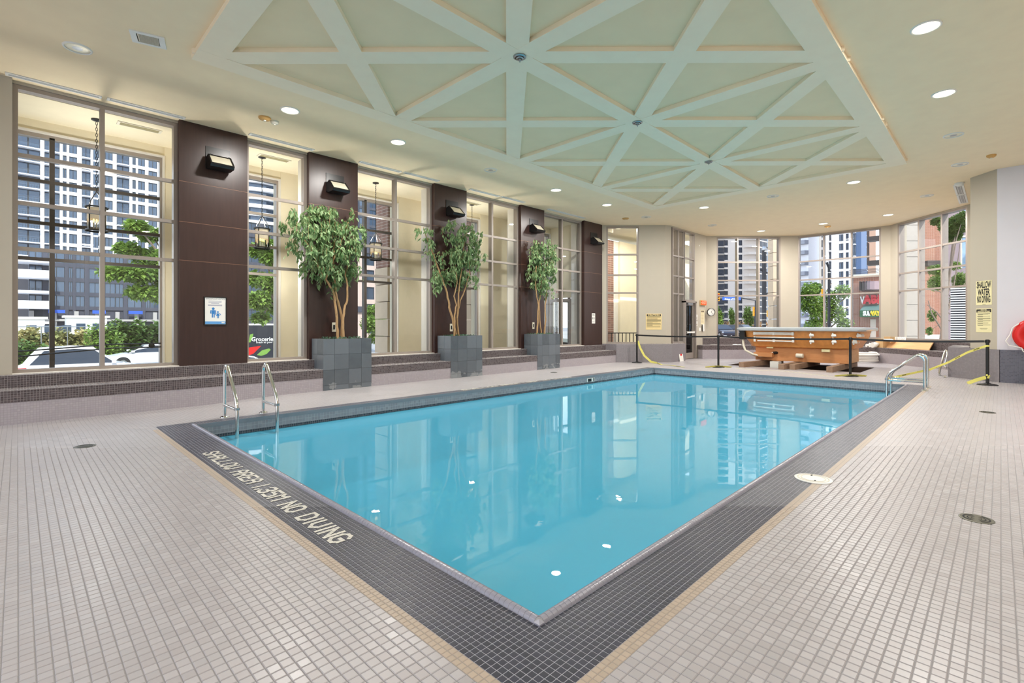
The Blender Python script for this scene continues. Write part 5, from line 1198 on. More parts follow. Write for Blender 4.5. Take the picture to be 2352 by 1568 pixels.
# --- generic things
def tower(name, label, cat, origin, ux, floors, fh, cols, wallm, z0=-1.5, depth=12, extra=None, group=None):
    """facade seen from the room: cols = list of (kind, width); every window its own part"""
    t = thing(name, label, cat, (origin.x, origin.y, z0), group=group); ux = Vector((ux[0], ux[1], 0)).normalized(); uy = Vector((-ux.y, ux.x, 0)); M = frame(Vector((origin.x, origin.y, z0)), ux, uy, Zv)
    W_ = sum(c[1] for c in cols); H = floors*fh
    MB().box(0, W_, .35, depth, 0, H, M=M).build('body', wallm, t)
    x = 0; cache = {}
    for c in cols:
        kind, w_ = c[0], c[1]; f0 = c[2] if len(c) > 2 else 0; f1 = c[3] if len(c) > 3 else floors
        key = (kind, w_)
        if kind == 'p':
            mm = c[4] if len(c) > 4 else wallm; MB().box(x, x+w_, 0, .35, f0*fh, f1*fh, M=M).build('pier', mm, t)
        elif kind in 'wbgr':
            if key not in cache:
                m = MB(); R3 = frame(Vector((0, 0, 0)), ux, uy, Zv)
                if kind == 'w':
                    m.m(0).box(0, w_, .05, .35, 0, fh*.26, M=R3).m(1).box(.06, w_-.06, .24, .27, fh*.26, fh*.96, M=R3)
                    m.m(2).box(w_/2-.05, w_/2+.05, .16, .24, fh*.26, fh*.96, M=R3).box(.0, .08, .12, .35, fh*.26, fh*.96, M=R3).box(w_-.08, w_, .12, .35, fh*.26, fh*.96, M=R3).box(0, w_, .05, .35, fh*.96, fh, M=R3)
                elif kind == 'g':
                    m.m(1).box(.04, w_-.04, .1, .15, fh*.08, fh*.94, M=R3).m(2).box(0, .06, .05, .35, 0, fh, M=R3).box(w_-.06, w_, .05, .35, 0, fh, M=R3).m(0).box(.06, w_-.06, .06, .35, -fh*.06, fh*.08, M=R3).m(2).box(w_*.5-.04, w_*.5+.04, .06, .1, fh*.08, fh*.94, M=R3)
                elif kind == 'r':   # ribbon of bays with faceted balcony front
                    m.m(1).box(0, w_, .5, .55, fh*.3, fh*.95, M=R3).m(0).box(0, w_, .0, .5, -.05, fh*.36, M=R3); m.m(0).prism([(w_*.1, 0), (w_*.3, -.9), (w_*.8, -.9), (w_, 0)], 0, fh*.36, M=R3)
                    m.m(2).box(w_*.33, w_*.37, .42, .5, fh*.36, fh, M=R3).box(w_*.66, w_*.7, .42, .5, fh*.36, fh, M=R3)
                else:   # balcony recess
                    m.m(0).box(-.0, w_, -1.1, .36, 0, .22, M=R3).m(1).box(.1, w_-.1, .28, .32, .3, fh*.95, M=R3).m(2).box(w_*.45, w_*.52, .2, .28, .2, fh*.95, M=R3).box(0, w_, -1.1, -1.06, 1.15, 1.21, M=R3)
                    for q in range(int(w_/.45)+1): m.box(q*.45, q*.45+.04, -1.1, -1.07, .22, 1.15, M=R3)
                cache[key] = mesh_of(m, {'w': 'window', 'b': 'balcony', 'g': 'window', 'r': 'balcony'}[kind], c[4] if len(c) > 4 else [wallm, m_wgl, m_fr])
            for f in range(f0, f1): inst('window' if kind in 'wg' else 'balcony', cache[key], M @ Vector((x, 0, f*fh)), t)
        x += w_
    if extra: extra(t, M, W_, H)
    return t, M
def glassy(name, rgb, rough=.06): n = N(name); n.bsdf(lin(rgb), rough, .35, .8); return n.m
m_wgl = glassy('far window glass', (76, 92, 112)); m_wgd = glassy('dark far glass', (40, 48, 62)); m_wgb = glassy('sky far glass', (150, 178, 205))
m_fr = plain('dark window frame', (52, 54, 60), .6); m_wp = plain('white cladding', (238, 238, 242), .6); m_bg = plain('beige precast', (214, 202, 190), .85); m_dk = plain('charcoal cladding', (66, 68, 80), .7); m_cc = plain('raw concrete grey', (170, 166, 162), .9)
# building site across the street: white and charcoal grid tower
Yb = 150.0
def pxX(px, Y=Yb): return P(px, 700, Y=Y).x
zb = -1.5; ppf = 2.93
edges = [38, 92, 102, 137, 144, 153, 159, 177, 188, 208, 214, 226, 242, 259, 268, 297, 304, 312, 317, 333, 341, 361, 371, 400, 407]
kinds = 'bpbpwpwpbpgwwpbpwpwpwpbp'
cols = []
for a, b, k_ in zip(edges, edges[1:], kinds): cols.append((k_, pxX(b)-pxX(a), 6, 16) if k_ != 'p' else ('p', pxX(b)-pxX(a), 6, 16, m_wp))
cols = [((c[0], c[1], c[2], c[3], [m_wp, m_wgl, m_fr]) if c[0] != 'p' else c) for c in cols]
def ex1(t, M, W_, H):
    MB().box(0, W_, -.1, .5, 16*ppf, 16*ppf+.6, M=M).build('parapet', m_wp, t)
    MB().box(1, W_, 2, 10, 16*ppf, 19*ppf, M=M).build('penthouse', m_dk, t)
    for k in range(7): MB().box(2+k*W_/7, 2.4+k*W_/7, 1.6, 2, 16*ppf, 19*ppf, M=M).build('column', m_cc, t)
    MB().box(-1.5, -.2, 0, 1.2, 0, 60, M=M).build('hoist_mast', plain('blue hoist', (50, 74, 140), .6), t)
t, M = tower('apartment_tower', 'white and charcoal apartment tower still under construction across the street', 'building', Vector((pxX(38), Yb, 0)), (1, 0), 16, ppf, cols, m_dk, zb, 14, ex1)
# charcoal podium of that tower
ed2 = [64, 92, 104, 139, 147, 156, 162, 181, 190, 216, 224, 246, 263, 272, 302, 310, 320, 341, 350, 400]
kd2 = 'bpwpwpwpwpwwpwpwwpw'
cols = [((k_, pxX(b)-pxX(a), 2, 6) if k_ != 'p' else ('p', pxX(b)-pxX(a), 0, 6)) for a, b, k_ in zip(ed2, ed2[1:], kd2)]
m_bluefilm = plain('blue film', (44, 88, 190), .5)
def ex2(t, M, W_, H):
    for a, b in ((104, 139), (196, 224), (272, 302), (350, 372)): MB().box(pxX(a)-pxX(64), pxX(b)-pxX(64), -1.2, -.9, 1.75*ppf, 1.98*ppf, M=M).build('blue_film', m_bluefilm, t)
    MB().box(0, W_, -.6, .2, 1.2*ppf, 1.35*ppf, M=M).build('beam', m_cc, t)
    for k in range(9): MB().box(k*W_/8, k*W_/8+.7, -.3, .3, 0, 1.9*ppf, M=M).build('column', m_cc, t)
    for z in (0, 1, 2, 3, 4): MB().box(-6, 3.2, -6, 0, (z+1)*ppf, (z+1)*ppf+.5, M=M).build('slab', m_wp, t); MB().box(-6, 3.2, -6, -5.9, (z+1)*ppf+.5, (z+1)*ppf+1.5, M=M).build('balustrade', m_wp, t) if z in (1, 3) else None
t, M = tower('tower_podium', 'charcoal podium with square windows at the foot of the white tower', 'building', Vector((pxX(64), Yb-14, 0)), (1, 0), 6, ppf, cols, m_dk, zb, 13.8, ex2)
# site trailers
for i, (a, b, y0_, y1_, lab) in enumerate(((36, 103, 727, 756, 'white site trailer at the left behind the meadow'), (153, 246, 724, 758, 'white gabled site trailer behind the mullion of the first window'))):
    Yt = 74; x0_, x1_ = P(a, 740, Y=Yt).x, P(b, 740, Y=Yt).x; z1_ = P(a, y0_, Y=Yt).z; tt = thing('site_trailer', lab, 'trailer', ((x0_+x1_)/2, Yt+1, -1.5))
    MB().box(x0_, x1_, Yt, Yt+3, -1.0, z1_-.25).build('body', m_white, tt); MB().box(x0_-.25, x1_+.25, Yt-.2, Yt+3.2, z1_-.25, z1_).build('roof', m_offw, tt)
    for k in range(3): MB().box(x0_+.8+k*1.4, x0_+1.6+k*1.4, Yt-.03, Yt, z1_-1.7, z1_-.9).build('window', m_wgl, tt)
    for k in range(2): MB().box(x0_+1+k*(x1_-x0_-2.4), x0_+1.4+k*(x1_-x0_-2.4), Yt+.2, Yt+2.8, -1.5, -1.0).build('block', m_cc, tt)
# vegetation
def foliage(mb, c, r, n, s, rnd, flat=1.0):
    for _ in range(n):
        while True:
            q = Vector([rnd.uniform(-1, 1) for _ in range(3)])
            if .25 < q.length < 1: break
        p = c+Vector((q.x*r[0], q.y*r[1], q.z*r[2])); X = Matrix.Translation(p) @ Matrix.Rotation(rnd.uniform(0, 6.3), 4, 'Z') @ Matrix.Rotation(rnd.uniform(-1, 1), 4, 'X') @ Matrix.Scale(s*.68*rnd.uniform(.6, 1.3), 4)
        mb.add([X @ Vector(v) for v in ((0, 0, 0), (.35, .4, .05), (0, 1, -.1), (-.35, .45, .05))], [(0, 1, 2, 3)])
def hedge(name, label, x0, x1, y, z0, z1, n, s, mat, seed, cat='hedge', th=1.0):
    rnd = random.Random(seed); t = thing(name, label, cat, ((x0+x1)/2, y, z0)); mb = MB()
    k = max(2, int((x1-x0)/1.2))
    for i in range(k): c = Vector((x0+(x1-x0)*(i+.5)/k, y+rnd.uniform(-.2, .2), (z0+z1)/2+rnd.uniform(-.1, .15))); foliage(mb, c, (.9, th, (z1-z0)*.55), n//k, s, rnd)
    o = mb.build('foliage', mat, t); o['kind'] = 'stuff'
    MB().box(x0, x1, y-.1, y+.3, z0, z1-.4).build('shade_core', plain('hedge shade', (40, 52, 26), .95), t)  # dark core coloured as the shade inside the foliage
m_meadow = leaf_mat('meadow grass', (120, 132, 74), (196, 182, 128), .8, .8)
Yh = 52
hedge('meadow_bank', 'tall dry meadow grass behind a wire fence across the street', P(34, 780, Y=Yh).x, P(222, 780, Y=Yh).x, Yh, -1.5, P(100, 756, Y=Yh).z, 2600, .5, m_meadow, 1, 'grass')
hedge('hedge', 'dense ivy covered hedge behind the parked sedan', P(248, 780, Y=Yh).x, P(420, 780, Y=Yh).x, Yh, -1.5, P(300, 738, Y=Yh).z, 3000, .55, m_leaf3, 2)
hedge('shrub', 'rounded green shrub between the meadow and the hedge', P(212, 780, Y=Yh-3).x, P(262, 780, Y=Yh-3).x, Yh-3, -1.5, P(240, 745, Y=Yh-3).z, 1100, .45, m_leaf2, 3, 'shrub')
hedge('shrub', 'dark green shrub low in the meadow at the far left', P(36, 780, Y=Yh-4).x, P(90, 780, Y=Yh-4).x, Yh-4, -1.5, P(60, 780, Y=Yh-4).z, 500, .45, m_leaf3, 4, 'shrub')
fc = thing('wire_fence', 'thin wire fence in front of the meadow', 'fence', (4, Yh-1.5, -1.5))
for px in (40, 95, 155, 215): x = P(px, 780, Y=Yh-1.5).x; MB().tube([(x, Yh-1.5, -1.5), (x, Yh-1.5, P(px, 750, Y=Yh-1.5).z)], .04, 6).build('post', m_stl, fc)
MB().tube([(P(36, 750, Y=Yh-1.5).x, Yh-1.5, P(36, 750, Y=Yh-1.5).z), (P(222, 750, Y=Yh-1.5).x, Yh-1.5, P(222, 750, Y=Yh-1.5).z)], .03, 6).build('wire', m_stl, fc)
def street_tree(label, pxs, Y, blobs, n, s, mat, seed, trunkr=.16, t_=None, branches=()):
    rnd = random.Random(seed); b = P(pxs[0], 760, Y=Y) if t_ is None else P(pxs[0], 760, t=t_); b.z = -1.5; t = thing('street_tree', label, 'tree', b); mb = MB(); tm = MB()
    def pt(px, py, d=0): return P(px, py, Y=Y+d) if t_ is None else P(px, py, t=t_+d)
    cs = []
    for (px, py, rx, rz) in blobs:
        c = pt(px, py, rnd.uniform(-.8, .8)); sc = c.dot(Vector((F.x, F.y, 0)))/FOC; foliage(mb, c, (rx*sc, rx*sc*.8, rz*sc), int(n*1.5*rx*rz/900), s, rnd); cs.append(c)
    o = mb.build('foliage', mat, t); o['kind'] = 'stuff'
    top = pt(pxs[1], pxs[2])
    tm.tube([b, b.lerp(top, .5)+Vector((.1, 0, 0)), top], [trunkr, trunkr*.8, trunkr*.5], 8)
    for c in cs: tm.tube([b.lerp(top, .7), (b.lerp(top, .8)+c)/2+Vector((0, 0, .3)), c], [trunkr*.5, trunkr*.3, trunkr*.12], 5)
    for br in branches:
        pts = [pt(*q) for q in br]; tm.tube(pts, [trunkr*.5*(1-i/len(pts)*.8) for i in range(len(pts))], 6)
    tm.build('trunk', plain('street bark', (128, 112, 98), .9, var=.2), t)
    return t
street_tree('feathery street tree outside the first window', (415, 400, 600), 26, [(315, 520, 24, 14), (350, 540, 30, 16), (290, 572, 26, 14), (340, 590, 34, 18), (260, 625, 28, 16), (320, 630, 36, 20), (370, 600, 26, 22), (330, 672, 34, 16), (370, 680, 26, 16), (380, 640, 24, 24)], 1100, .30, m_leaf2, 21)
street_tree('feathery street tree outside the narrow second window', (655, 640, 640), 24, [(590, 575, 22, 16), (620, 590, 24, 20), (585, 640, 24, 16), (620, 650, 26, 22), (595, 690, 26, 20), (630, 700, 22, 20), (600, 730, 20, 12), (615, 560, 18, 10)], 1100, .30, m_leaf2, 22)
street_tree('round leafy tree on the verge outside the third window', (866, 862, 730), 46, [(860, 720, 24, 20), (850, 745, 22, 20), (875, 750, 18, 22), (865, 775, 20, 14), (880, 700, 12, 14)], 1500, .42, m_leaf2, 23)
# building outside the narrow window: curved balconies
cv = thing('curved_tower', 'pale tower with wavy balcony slabs outside the narrow second window', 'building', (P(600, 500, Y=190).x, 190, -1.5)); c0 = P(598, 500, Y=190); 
body = MB(); rbw = 13.0; cc_ = Vector((c0.x+2, 203, 0))
MB().lathe([(rbw, -1.5), (rbw, 95)], 32, Matrix.Translation(cc_)).build('core', m_wgl, cv)
fp = P(598, 500, Y=190).dot(Vector((F.x, F.y, 0)))
for k in range(30):
    z = 8+k*2.95; ring = MB(); n = 40
    for rr, zz0, zz1, mm in ((rbw+1.8, z, z+1.25, 0),):
        pts = [(cc_.x+(rr+.9*math.sin(3*(2*PI*j/n)+k*.35))*math.cos(2*PI*j/n), cc_.y+(rr+.9*math.sin(3*(2*PI*j/n)+k*.35))*math.sin(2*PI*j/n)) for j in range(n)]; ring.prism(pts, zz0, zz1)
    ring.build('balcony', m_wp, cv)
cols = [('w', 3), ('p', 1)]*5; tower('low_block', 'dark low block with trees in front outside the narrow second window', 'building', Vector((P(560, 700, Y=110).x, 110, 0)), (1, 0), 8, 3.0, cols, m_dk)
# outside the third window: charcoal tower and red brick building
cols = [('w', 2.6), ('p', 1.0)]*7; tower('charcoal_tower', 'charcoal apartment tower outside the third window', 'building', Vector((P(826, 500, Y=150).x, 150, 0)), (1, 0), 26, 2.95, cols, m_dk)
m_rb = tiled('rose brick', (176, 120, 108), (196, 176, 166), .3, .12, .9, .1, use_uv=True, ratio=3)
cols = [('p', 1.2), ('w', 2.8), ('p', 1.4), ('w', 3.2), ('p', 1.6), ('w', 3.2), ('p', 2)]; 
tower('brick_block', 'red brick block with tall windows outside the third window', 'building', Vector((P(820, 600, Y=95).x, 95, 0)), (1, 0), 5, 3.6, cols, m_rb, extra=lambda t, M, W_, H: MB().box(0, W_, -.5, .2, 5.4, 6.6, M=M).build('dark_band', m_dk, t))
tower('brick_tower', 'brown brick tower seen through the fourth window', 'building', Vector((P(1060, 600, Y=60).x, 60, 0)), (1, 0), 14, 3.1, [('p', 2), ('w', 2), ('p', 3), ('w', 2), ('p', 1.5), ('w', 2), ('p', 3), ('w', 2), ('p', 3)], m_brickd)
o = thing('shop_banner', 'green and red shop banner visible through the fourth window', 'banner', P(1166, 735, Y=30)); c = P(1166, 720, Y=30); z = lambda py: P(1166, py, Y=30).z
MB().box(c.x-.6, c.x+2, 30, 30.1, z(723), z(711)).build('green_panel', plain('sign green', (24, 140, 76), .5), o); MB().box(c.x-.6, c.x+2, 30, 30.1, z(752), z(724)).build('red_panel', plain('sign red', (226, 84, 60), .5), o); MB().box(c.x-.6, c.x+2, 30, 30.1, -1.5, z(753)).build('plinth', m_dk, o)
# grocery truck
Yt = 33; x0_ = P(560, 760, Y=Yt).x; x1_ = x0_+6.2; zt = P(600, 743, Y=Yt).z
t = thing('delivery_truck', 'black grocery delivery truck outside the narrow second window', 'truck', ((x0_+x1_)/2, Yt+1, -1.5)); m_tb = plain('truck black', (30, 34, 44), .4); m_tg = plain('leaf green print', (110, 150, 60), .5)
MB().box(x0_, x1_, Yt, Yt+2.3, -.9, zt).build('cargo_box', m_tb, t); MB().box(x0_, x1_, Yt-.02, Yt, zt-.1, zt).build('roof_edge', m_white, t)
for s in (.8, 4.9): MB().lathe([(.42, 0), (.42, .25), (.3, .27), (.001, .27)], 20, wallM(Vector((x0_+s, Yt+.2, -1.08)), (0, -1, 0))).build('wheel', m_blk, t)
xg = P(577, 780, Y=Yt).x; zg = P(600, 779, Y=Yt).z; sc = P(600, 780, Y=Yt).dot(Vector((F.x, F.y, 0)))/FOC
text('lettering', 'Groceries', 13*sc, wallM(Vector((xg, Yt-.01, zg)), (0, -1, 0)), m_paper, t, align='LEFT', sx=.98, bold=.006)
text('lettering', 'Fresh to your door', 6.5*sc, wallM(Vector((P(588, 785, Y=Yt).x, Yt-.01, P(600, 786, Y=Yt).z)), (0, -1, 0)), m_paper, t, align='LEFT')
def leafshape(pts, mat, nm='leaf_print', d=0): 
    v = [P(px, py, Y=Yt-.008-d) for px, py in pts]; MB().add(v, [tuple(range(len(v)))]).build(nm, mat, t)
leafshape([(571, 798), (600, 794), (582, 812), (571, 816)], m_red, 'pepper_print'); leafshape([(590, 815), (602, 804), (618, 800), (622, 803), (612, 813), (600, 817)], m_tg); leafshape([(571, 786), (574, 768), (582, 766), (580, 776), (575, 786)], m_tg, d=.002)
# ------------------------------------------------------------------ cars
m_tyre = plain('tyre', (28, 28, 30), .8); m_cg = glassy('car glass', (44, 50, 60), .05); m_hl = plain('headlamp', (210, 214, 220), .15); m_tl = plain('tail lamp', (190, 30, 34), .3)
def car(label, p, ang, L=4.7, H=1.62, Wd=1.86, paint=(240, 240, 244), suv=True, name='car', cat='car', group=None):
    """front points to +x of its own frame"""
    t = thing(name, label, cat, p, group=group); M = Matrix.Translation(p) @ Matrix.Rotation(ang, 4, 'Z'); pm = plain('car paint', paint, .25, 0, var=.02, coat=.5)
    k = H/1.62; hb = .95*k
    # body side profile as loft across the width
    if suv: low = [(-.5, .35), (-.5, .62), (-.485, .92), (-.44, 1.0), (.16, .98), (.30, .95), (.46, .80), (.495, .60), (.495, .35)]; top = [(-.455, .98), (-.40, 1.30), (-.34, 1.56), (-.1, 1.62), (.06, 1.58), (.24, .98)]
    else: low = [(-.5, .32), (-.5, .66), (-.48, .92), (-.40, .96), (.14, .94), (.30, .90), (.46, .74), (.495, .55), (.495, .32)]; top = [(-.42, .95), (-.30, 1.30), (-.2, 1.42), (.0, 1.45), (.08, 1.38), (.26, .94)]; k = H/1.45
    def sec(pr, y, ins=0): return [M @ Vector((x*L, y, z*k)) for x, z in pr]
    y = Wd/2
    MB().loft([sec(low, -y+.08), sec(low, -y), sec(low, y), sec(low, y-.08)][0:0] or [sec(low, -y), sec(low, y)]).build('body', pm, t, False)
    def secr(y0, y1): return [M @ Vector((x*L, y1 if z > 1.1 else y0, z*k)) for x, z in top]
    MB().loft([secr(-y+.06, -y+.26), secr(y-.06, y-.26)]).build('cabin', pm, t)
    gl = [(x*.92, .99+(z-.98)*.84) for x, z in top]
    def secg(y0, y1): return [M @ Vector((x*L+.02, y1 if z > 1.1 else y0, z*k)) for x, z in gl]
    for s in (-1, 1): MB().loft([secg(s*(y-.06+.012), s*(y-.26+.03)), secg(s*(y-.1), s*(y-.3))]).build('side_window', m_cg, t)
    f = [(top[-2][0], top[-2][1]), (top[-1][0], top[-1][1])]; MB().add([M @ Vector((f[0][0]*L+.02, -y+.32, f[0][1]*k)), M @ Vector((f[0][0]*L+.02, y-.32, f[0][1]*k)), M @ Vector((f[1][0]*L+.0, y-.16, f[1][1]*k+.03)), M @ Vector((f[1][0]*L+.0, -y+.16, f[1][1]*k+.03))], [(0, 1, 2, 3)]).build('windscreen', m_cg, t)
    for s in (-1, 1):
        for x in (-.31, .32):
            Q = M @ frame(Vector((x*L, s*(y-.2), .34)), Vector((1, 0, 0)), Vector((0, 0, s)), Vector((0, -s, 0)) if False else Vector((0, s, 0)))
            MB().lathe([(.40, .185), (.40, .205), (.30, .206)], 20, Q, False).build('wheel_arch', m_tyre, t); MB().lathe([(.34, 0), (.34, .21), (.22, .23), (.001, .225)], 20, Q).build('wheel', m_tyre, t, True); MB().lathe([(.21, .222), (.21, .238), (.06, .232), (.001, .235)], 10, Q).build('rim', m_stl, t)
        MB().box(.43*L, .495*L, s*y-.02 if s > 0 else -y-.005, s*y+.005 if s > 0 else -y+.02, .66*k, .78*k, M=M).build('headlamp', m_hl, t); MB().box(-.5*L, -.43*L, s*y-.02 if s > 0 else -y-.005, s*y+.005 if s > 0 else -y+.02, .78*k, .92*k, M=M).build('tail_lamp', m_tl, t)
        MB().box(-.5*L-.01, -.5*L, min(s*y*.6, s*y*.95), max(s*y*.6, s*y*.95), .78*k, .92*k, M=M).build('tail_lamp', m_tl, t); MB().box(.2*L, .235*L, min(s*y, s*(y+.14)), max(s*y, s*(y+.14)), .98*k, 1.1*k, M=M).build('mirror', pm, t)
        for x in (-.15, .06): MB().box(x*L, x*L+.2, min(s*(y-.005), s*(y+.015)), max(s*(y-.005), s*(y+.015)), .84*k, .87*k, M=M).build('door_handle', pm, t)
    return t
Yc = 26.2; xa = P(40, 800, Y=Yc).x; xb = P(335, 800, Y=Yc).x
car('white estate car parked nearest outside the first window', Vector(((xa+xb)/2, Yc+.9, -1.33)), 0.0, L=(xb-xa)*1.02, H=P(190, 795, Y=Yc).z+1.33, suv=True)
car('white sedan facing left beyond the estate car', Vector((P(345, 800, Y=41).x, 41, -1.5)), PI, L=4.9, H=1.5, suv=False)
car('white car at the foot of the grocery truck', Vector((P(585, 820, Y=24).x-.6, 24, -1.5)), 0.0, L=4.5, H=1.5, suv=False)
# ------------------------------------------------------------------ beyond the alcove windows
def faceT(px, tt): p = P(px, 745, t=tt); return Vector((p.x, p.y, 0))
fl = 16.4*193/FOC
W2 = lambda a, b, tt: (b-a)*tt/FOC
tt = 190.0
cols = [('b', W2(1630, 1664, tt)), ('w', W2(1664, 1672, tt)), ('p', W2(1672, 1693, tt)), ('w', W2(1693, 1705, tt)), ('p', W2(1705, 1708, tt)), ('r', W2(1708, 1738, tt)), ('p', W2(1738, 1742, tt))]
cols = [((c[0], c[1], 0, 26, [m_bg, m_wgd, m_fr]) if c[0] != 'p' else c) for c in cols]
tower('beige_tower', 'beige apartment tower with banded balconies through the left alcove window', 'building', faceT(1630, tt), (R.x, R.y), 26, 2.8, cols, m_bg, -2.5, 20)
d1_ = (R+F*.8).normalized()
cols = [('g', 2.6, 0, 30, [m_bg, m_wgd, m_fr])]*3+[('g', 3.2, 0, 30, [plain('grey band', (104, 110, 122), .7), m_wgb, m_fr])]*6
tower('glass_tower', 'dark glass tower with pale bands behind the black street pole', 'building', faceT(1744, 215), d1_, 34, 2.9, cols, m_dk, -2.5, 1.5)
W3 = lambda a, b, tt, ux: None
ux9 = Vector((0, -1, 0))
def pxw(a, b, Xp): return abs(P(a, 745, X=Xp).y-P(b, 745, X=Xp).y)
Xt = 170.0
specs = [('glass tower with grey balconies leftmost in the middle alcove window', 1826, 1856, [('r', 1)], [plain('band grey', (150, 152, 160), .7), m_wgb, m_fr], 3.0, 160), ('plain mauve grey slab tower in the middle alcove window', 1857, 1871, [('p', 1)], m_cc, 3.0, 168),
         ('white and dark checkered tower in the middle alcove window', 1871, 1893, [('p', .15), ('g', .35), ('w', .35), ('p', .15)], None, 3.0, 176), ('tower with stacked pale balconies beside the slim street pole', 1896, 1913, [('b', .8), ('p', .2)], None, 3.0, 182),
         ('bright white tower with two window columns in the middle alcove window', 1913, 1955, [('w', .18), ('p', .16), ('w', .24), ('p', .13), ('w', .16), ('p', .13)], None, 3.0, 188), ('slate blue tower right of the white tower', 1957, 1978, [('b', .45), ('p', .55)], None, 3.0, 150),
         ('brown tower with jagged white balconies at the sky edge', 1978, 1993, [('p', .35), ('b', .65)], None, 3.0, 158)]
m_bl = plain('slate blue cladding', (78, 100, 134), .6); m_br = plain('brown cladding', (150, 118, 98), .8)
for i, (lab, a, b, cs, ms, fh, Xp) in enumerate(specs):
    wt = pxw(a, b, Xp); wm = {5: m_bl, 6: m_br, 1: m_cc}.get(i, m_wp); cc = [((k_, f*wt, 0, 28, [m_wp if i != 0 else ms[0], [m_wgb, m_wgl, m_wgl, m_wgd, m_wgl, m_wgl, m_wgd][i], m_fr]) if k_ != 'p' else ('p', f*wt)) for k_, f in cs]
    p = P(a, 745, X=Xp); tower('far_tower', lab, 'building', Vector((p.x, p.y, 0)), ux9, 28, fh, cc, wm, -2.5, 12, group='far towers beyond the middle alcove window')
# brick shop building
Xs = 66.0
def PB(px, py, X=Xs): return P(px, py, X=X)
t = thing('brick_shop', 'orange brick shop building with curved awning right of the bare tree', 'building', PB(1990, 760))
ya, yb_ = PB(1958, 700).y, PB(2055, 700).y; zr = PB(1958, 636).z
MB().box(Xs, Xs+12, yb_, ya, -2.5, zr).build('facade', m_brick, t, uv=True); MB().box(Xs-.1, Xs+12, yb_, ya+.1, zr, zr+.25).build('parapet', m_offw, t)
ya2 = PB(2004, 600).y; MB().box(Xs+3, Xs+12, yb_, ya2-.4, zr, zr+24).build('upper_block', m_brick, t, uv=True)
for k, py in enumerate((548, 605)): z = PB(1995, py).z; MB().box(Xs+1.8, Xs+3, ya2-.4, ya2+.8, z, z+.5).build('balcony_slab', m_brz, t); MB().box(Xs+1.8, Xs+3, ya2+.75, ya2+.8, z+.5, z+2.6).build('balcony_rail', m_brz, t)
for k in range(6): z = zr+.3+k*.12; MB().box(Xs+1+k*.1, Xs+1.06+k*.1, ya2-3, ya2+2.4, z, z+.05).build('terrace_rail', m_brz, t)
aw = MB(); n = 10; y0_, y1_ = PB(1978, 660).y, PB(2040, 660).y; zt0, zt1 = PB(1985, 668).z, PB(1985, 650).z
arcp = [(Xs-2.6*math.sin(PI*k/n), y0_+(y1_-y0_)*(1-math.cos(PI*k/n))/2) for k in range(n+1)]; aw.prism(arcp, zt0, zt1); aw.build('curved_awning', plain('mauve awning', (150, 128, 132), .6), t)
for k in range(1, 5): y = y0_+(y1_-y0_)*k*.12; MB().box(Xs-2.5, Xs-.1, y-.05, y+.05, zt0-.05, zt1+.05).build('awning_rib', m_brz, t)
m_sr = plain('sign red letters', (214, 30, 44), .4); m_sg = plain('sign dark green', (28, 92, 52), .5); m_sy = plain('sign yellow letters', (246, 214, 20), .4)
szp = P(1990, 700, X=Xs).dot(Vector((F.x, F.y, 0)))/FOC
yl = PB(1984, 690).y
for ch_, px_ in (('A', 1994), ('B', 2009), ('I', 2020)): text('lettering', ch_, 25*szp, wallM(Vector((Xs-.4, PB(px_, 690).y, PB(1990, 689).z)), (-1, 0, 0)), m_sr, t, ext=.12, sx=.8, bold=.08); text('lettering', ch_, 25*szp, wallM(Vector((Xs-.1, PB(px_-1.5, 690).y, PB(1990, 689).z)), (-1, 0, 0)), m_white, t, ext=.1, sx=.8, bold=.1)
text('lettering', 'V', 22*szp, wallM(Vector((Xs-.4, PB(1982.5, 690).y, PB(1990, 690).z)), (-1, 0, 0)), m_white, t, ext=.12, sx=.55, bold=.04)
z0_, z1_ = PB(1990, 728).z, PB(1990, 713).z; MB().box(Xs-1.5, Xs-.1, PB(2050, 720).y, PB(1981, 720).y, z0_, z1_).build('sign_box', m_sg, t)
MB().add([Vector((Xs-.1, PB(1985, 700).y, PB(1985, 701).z)), Vector((Xs-.1, PB(2050, 700).y, PB(1985, 701).z)), Vector((Xs-1.5, PB(2050, 720).y, z1_)), Vector((Xs-1.5, PB(1981, 720).y, z1_))], [(0, 1, 2, 3)]).build('glass_canopy', plain('teal canopy', (92, 128, 124), .3), t)
text('lettering', 'SUB', 13*szp, wallM(Vector((Xs-1.52, PB(1988.5, 720).y, (z0_+z1_)/2)), (-1, 0, 0)), m_white, t, align='LEFT', sx=.62, bold=.05); text('lettering', 'WAY', 13*szp, wallM(Vector((Xs-1.52, PB(2002.5, 720).y, (z0_+z1_)/2)), (-1, 0, 0)), m_sy, t, align='LEFT', sx=.62, bold=.05)
MB().box(Xs-.05, Xs+.1, PB(2012, 740).y, PB(1999, 740).y, -2.5, PB(2000, 733).z).build('door', m_bg, t)
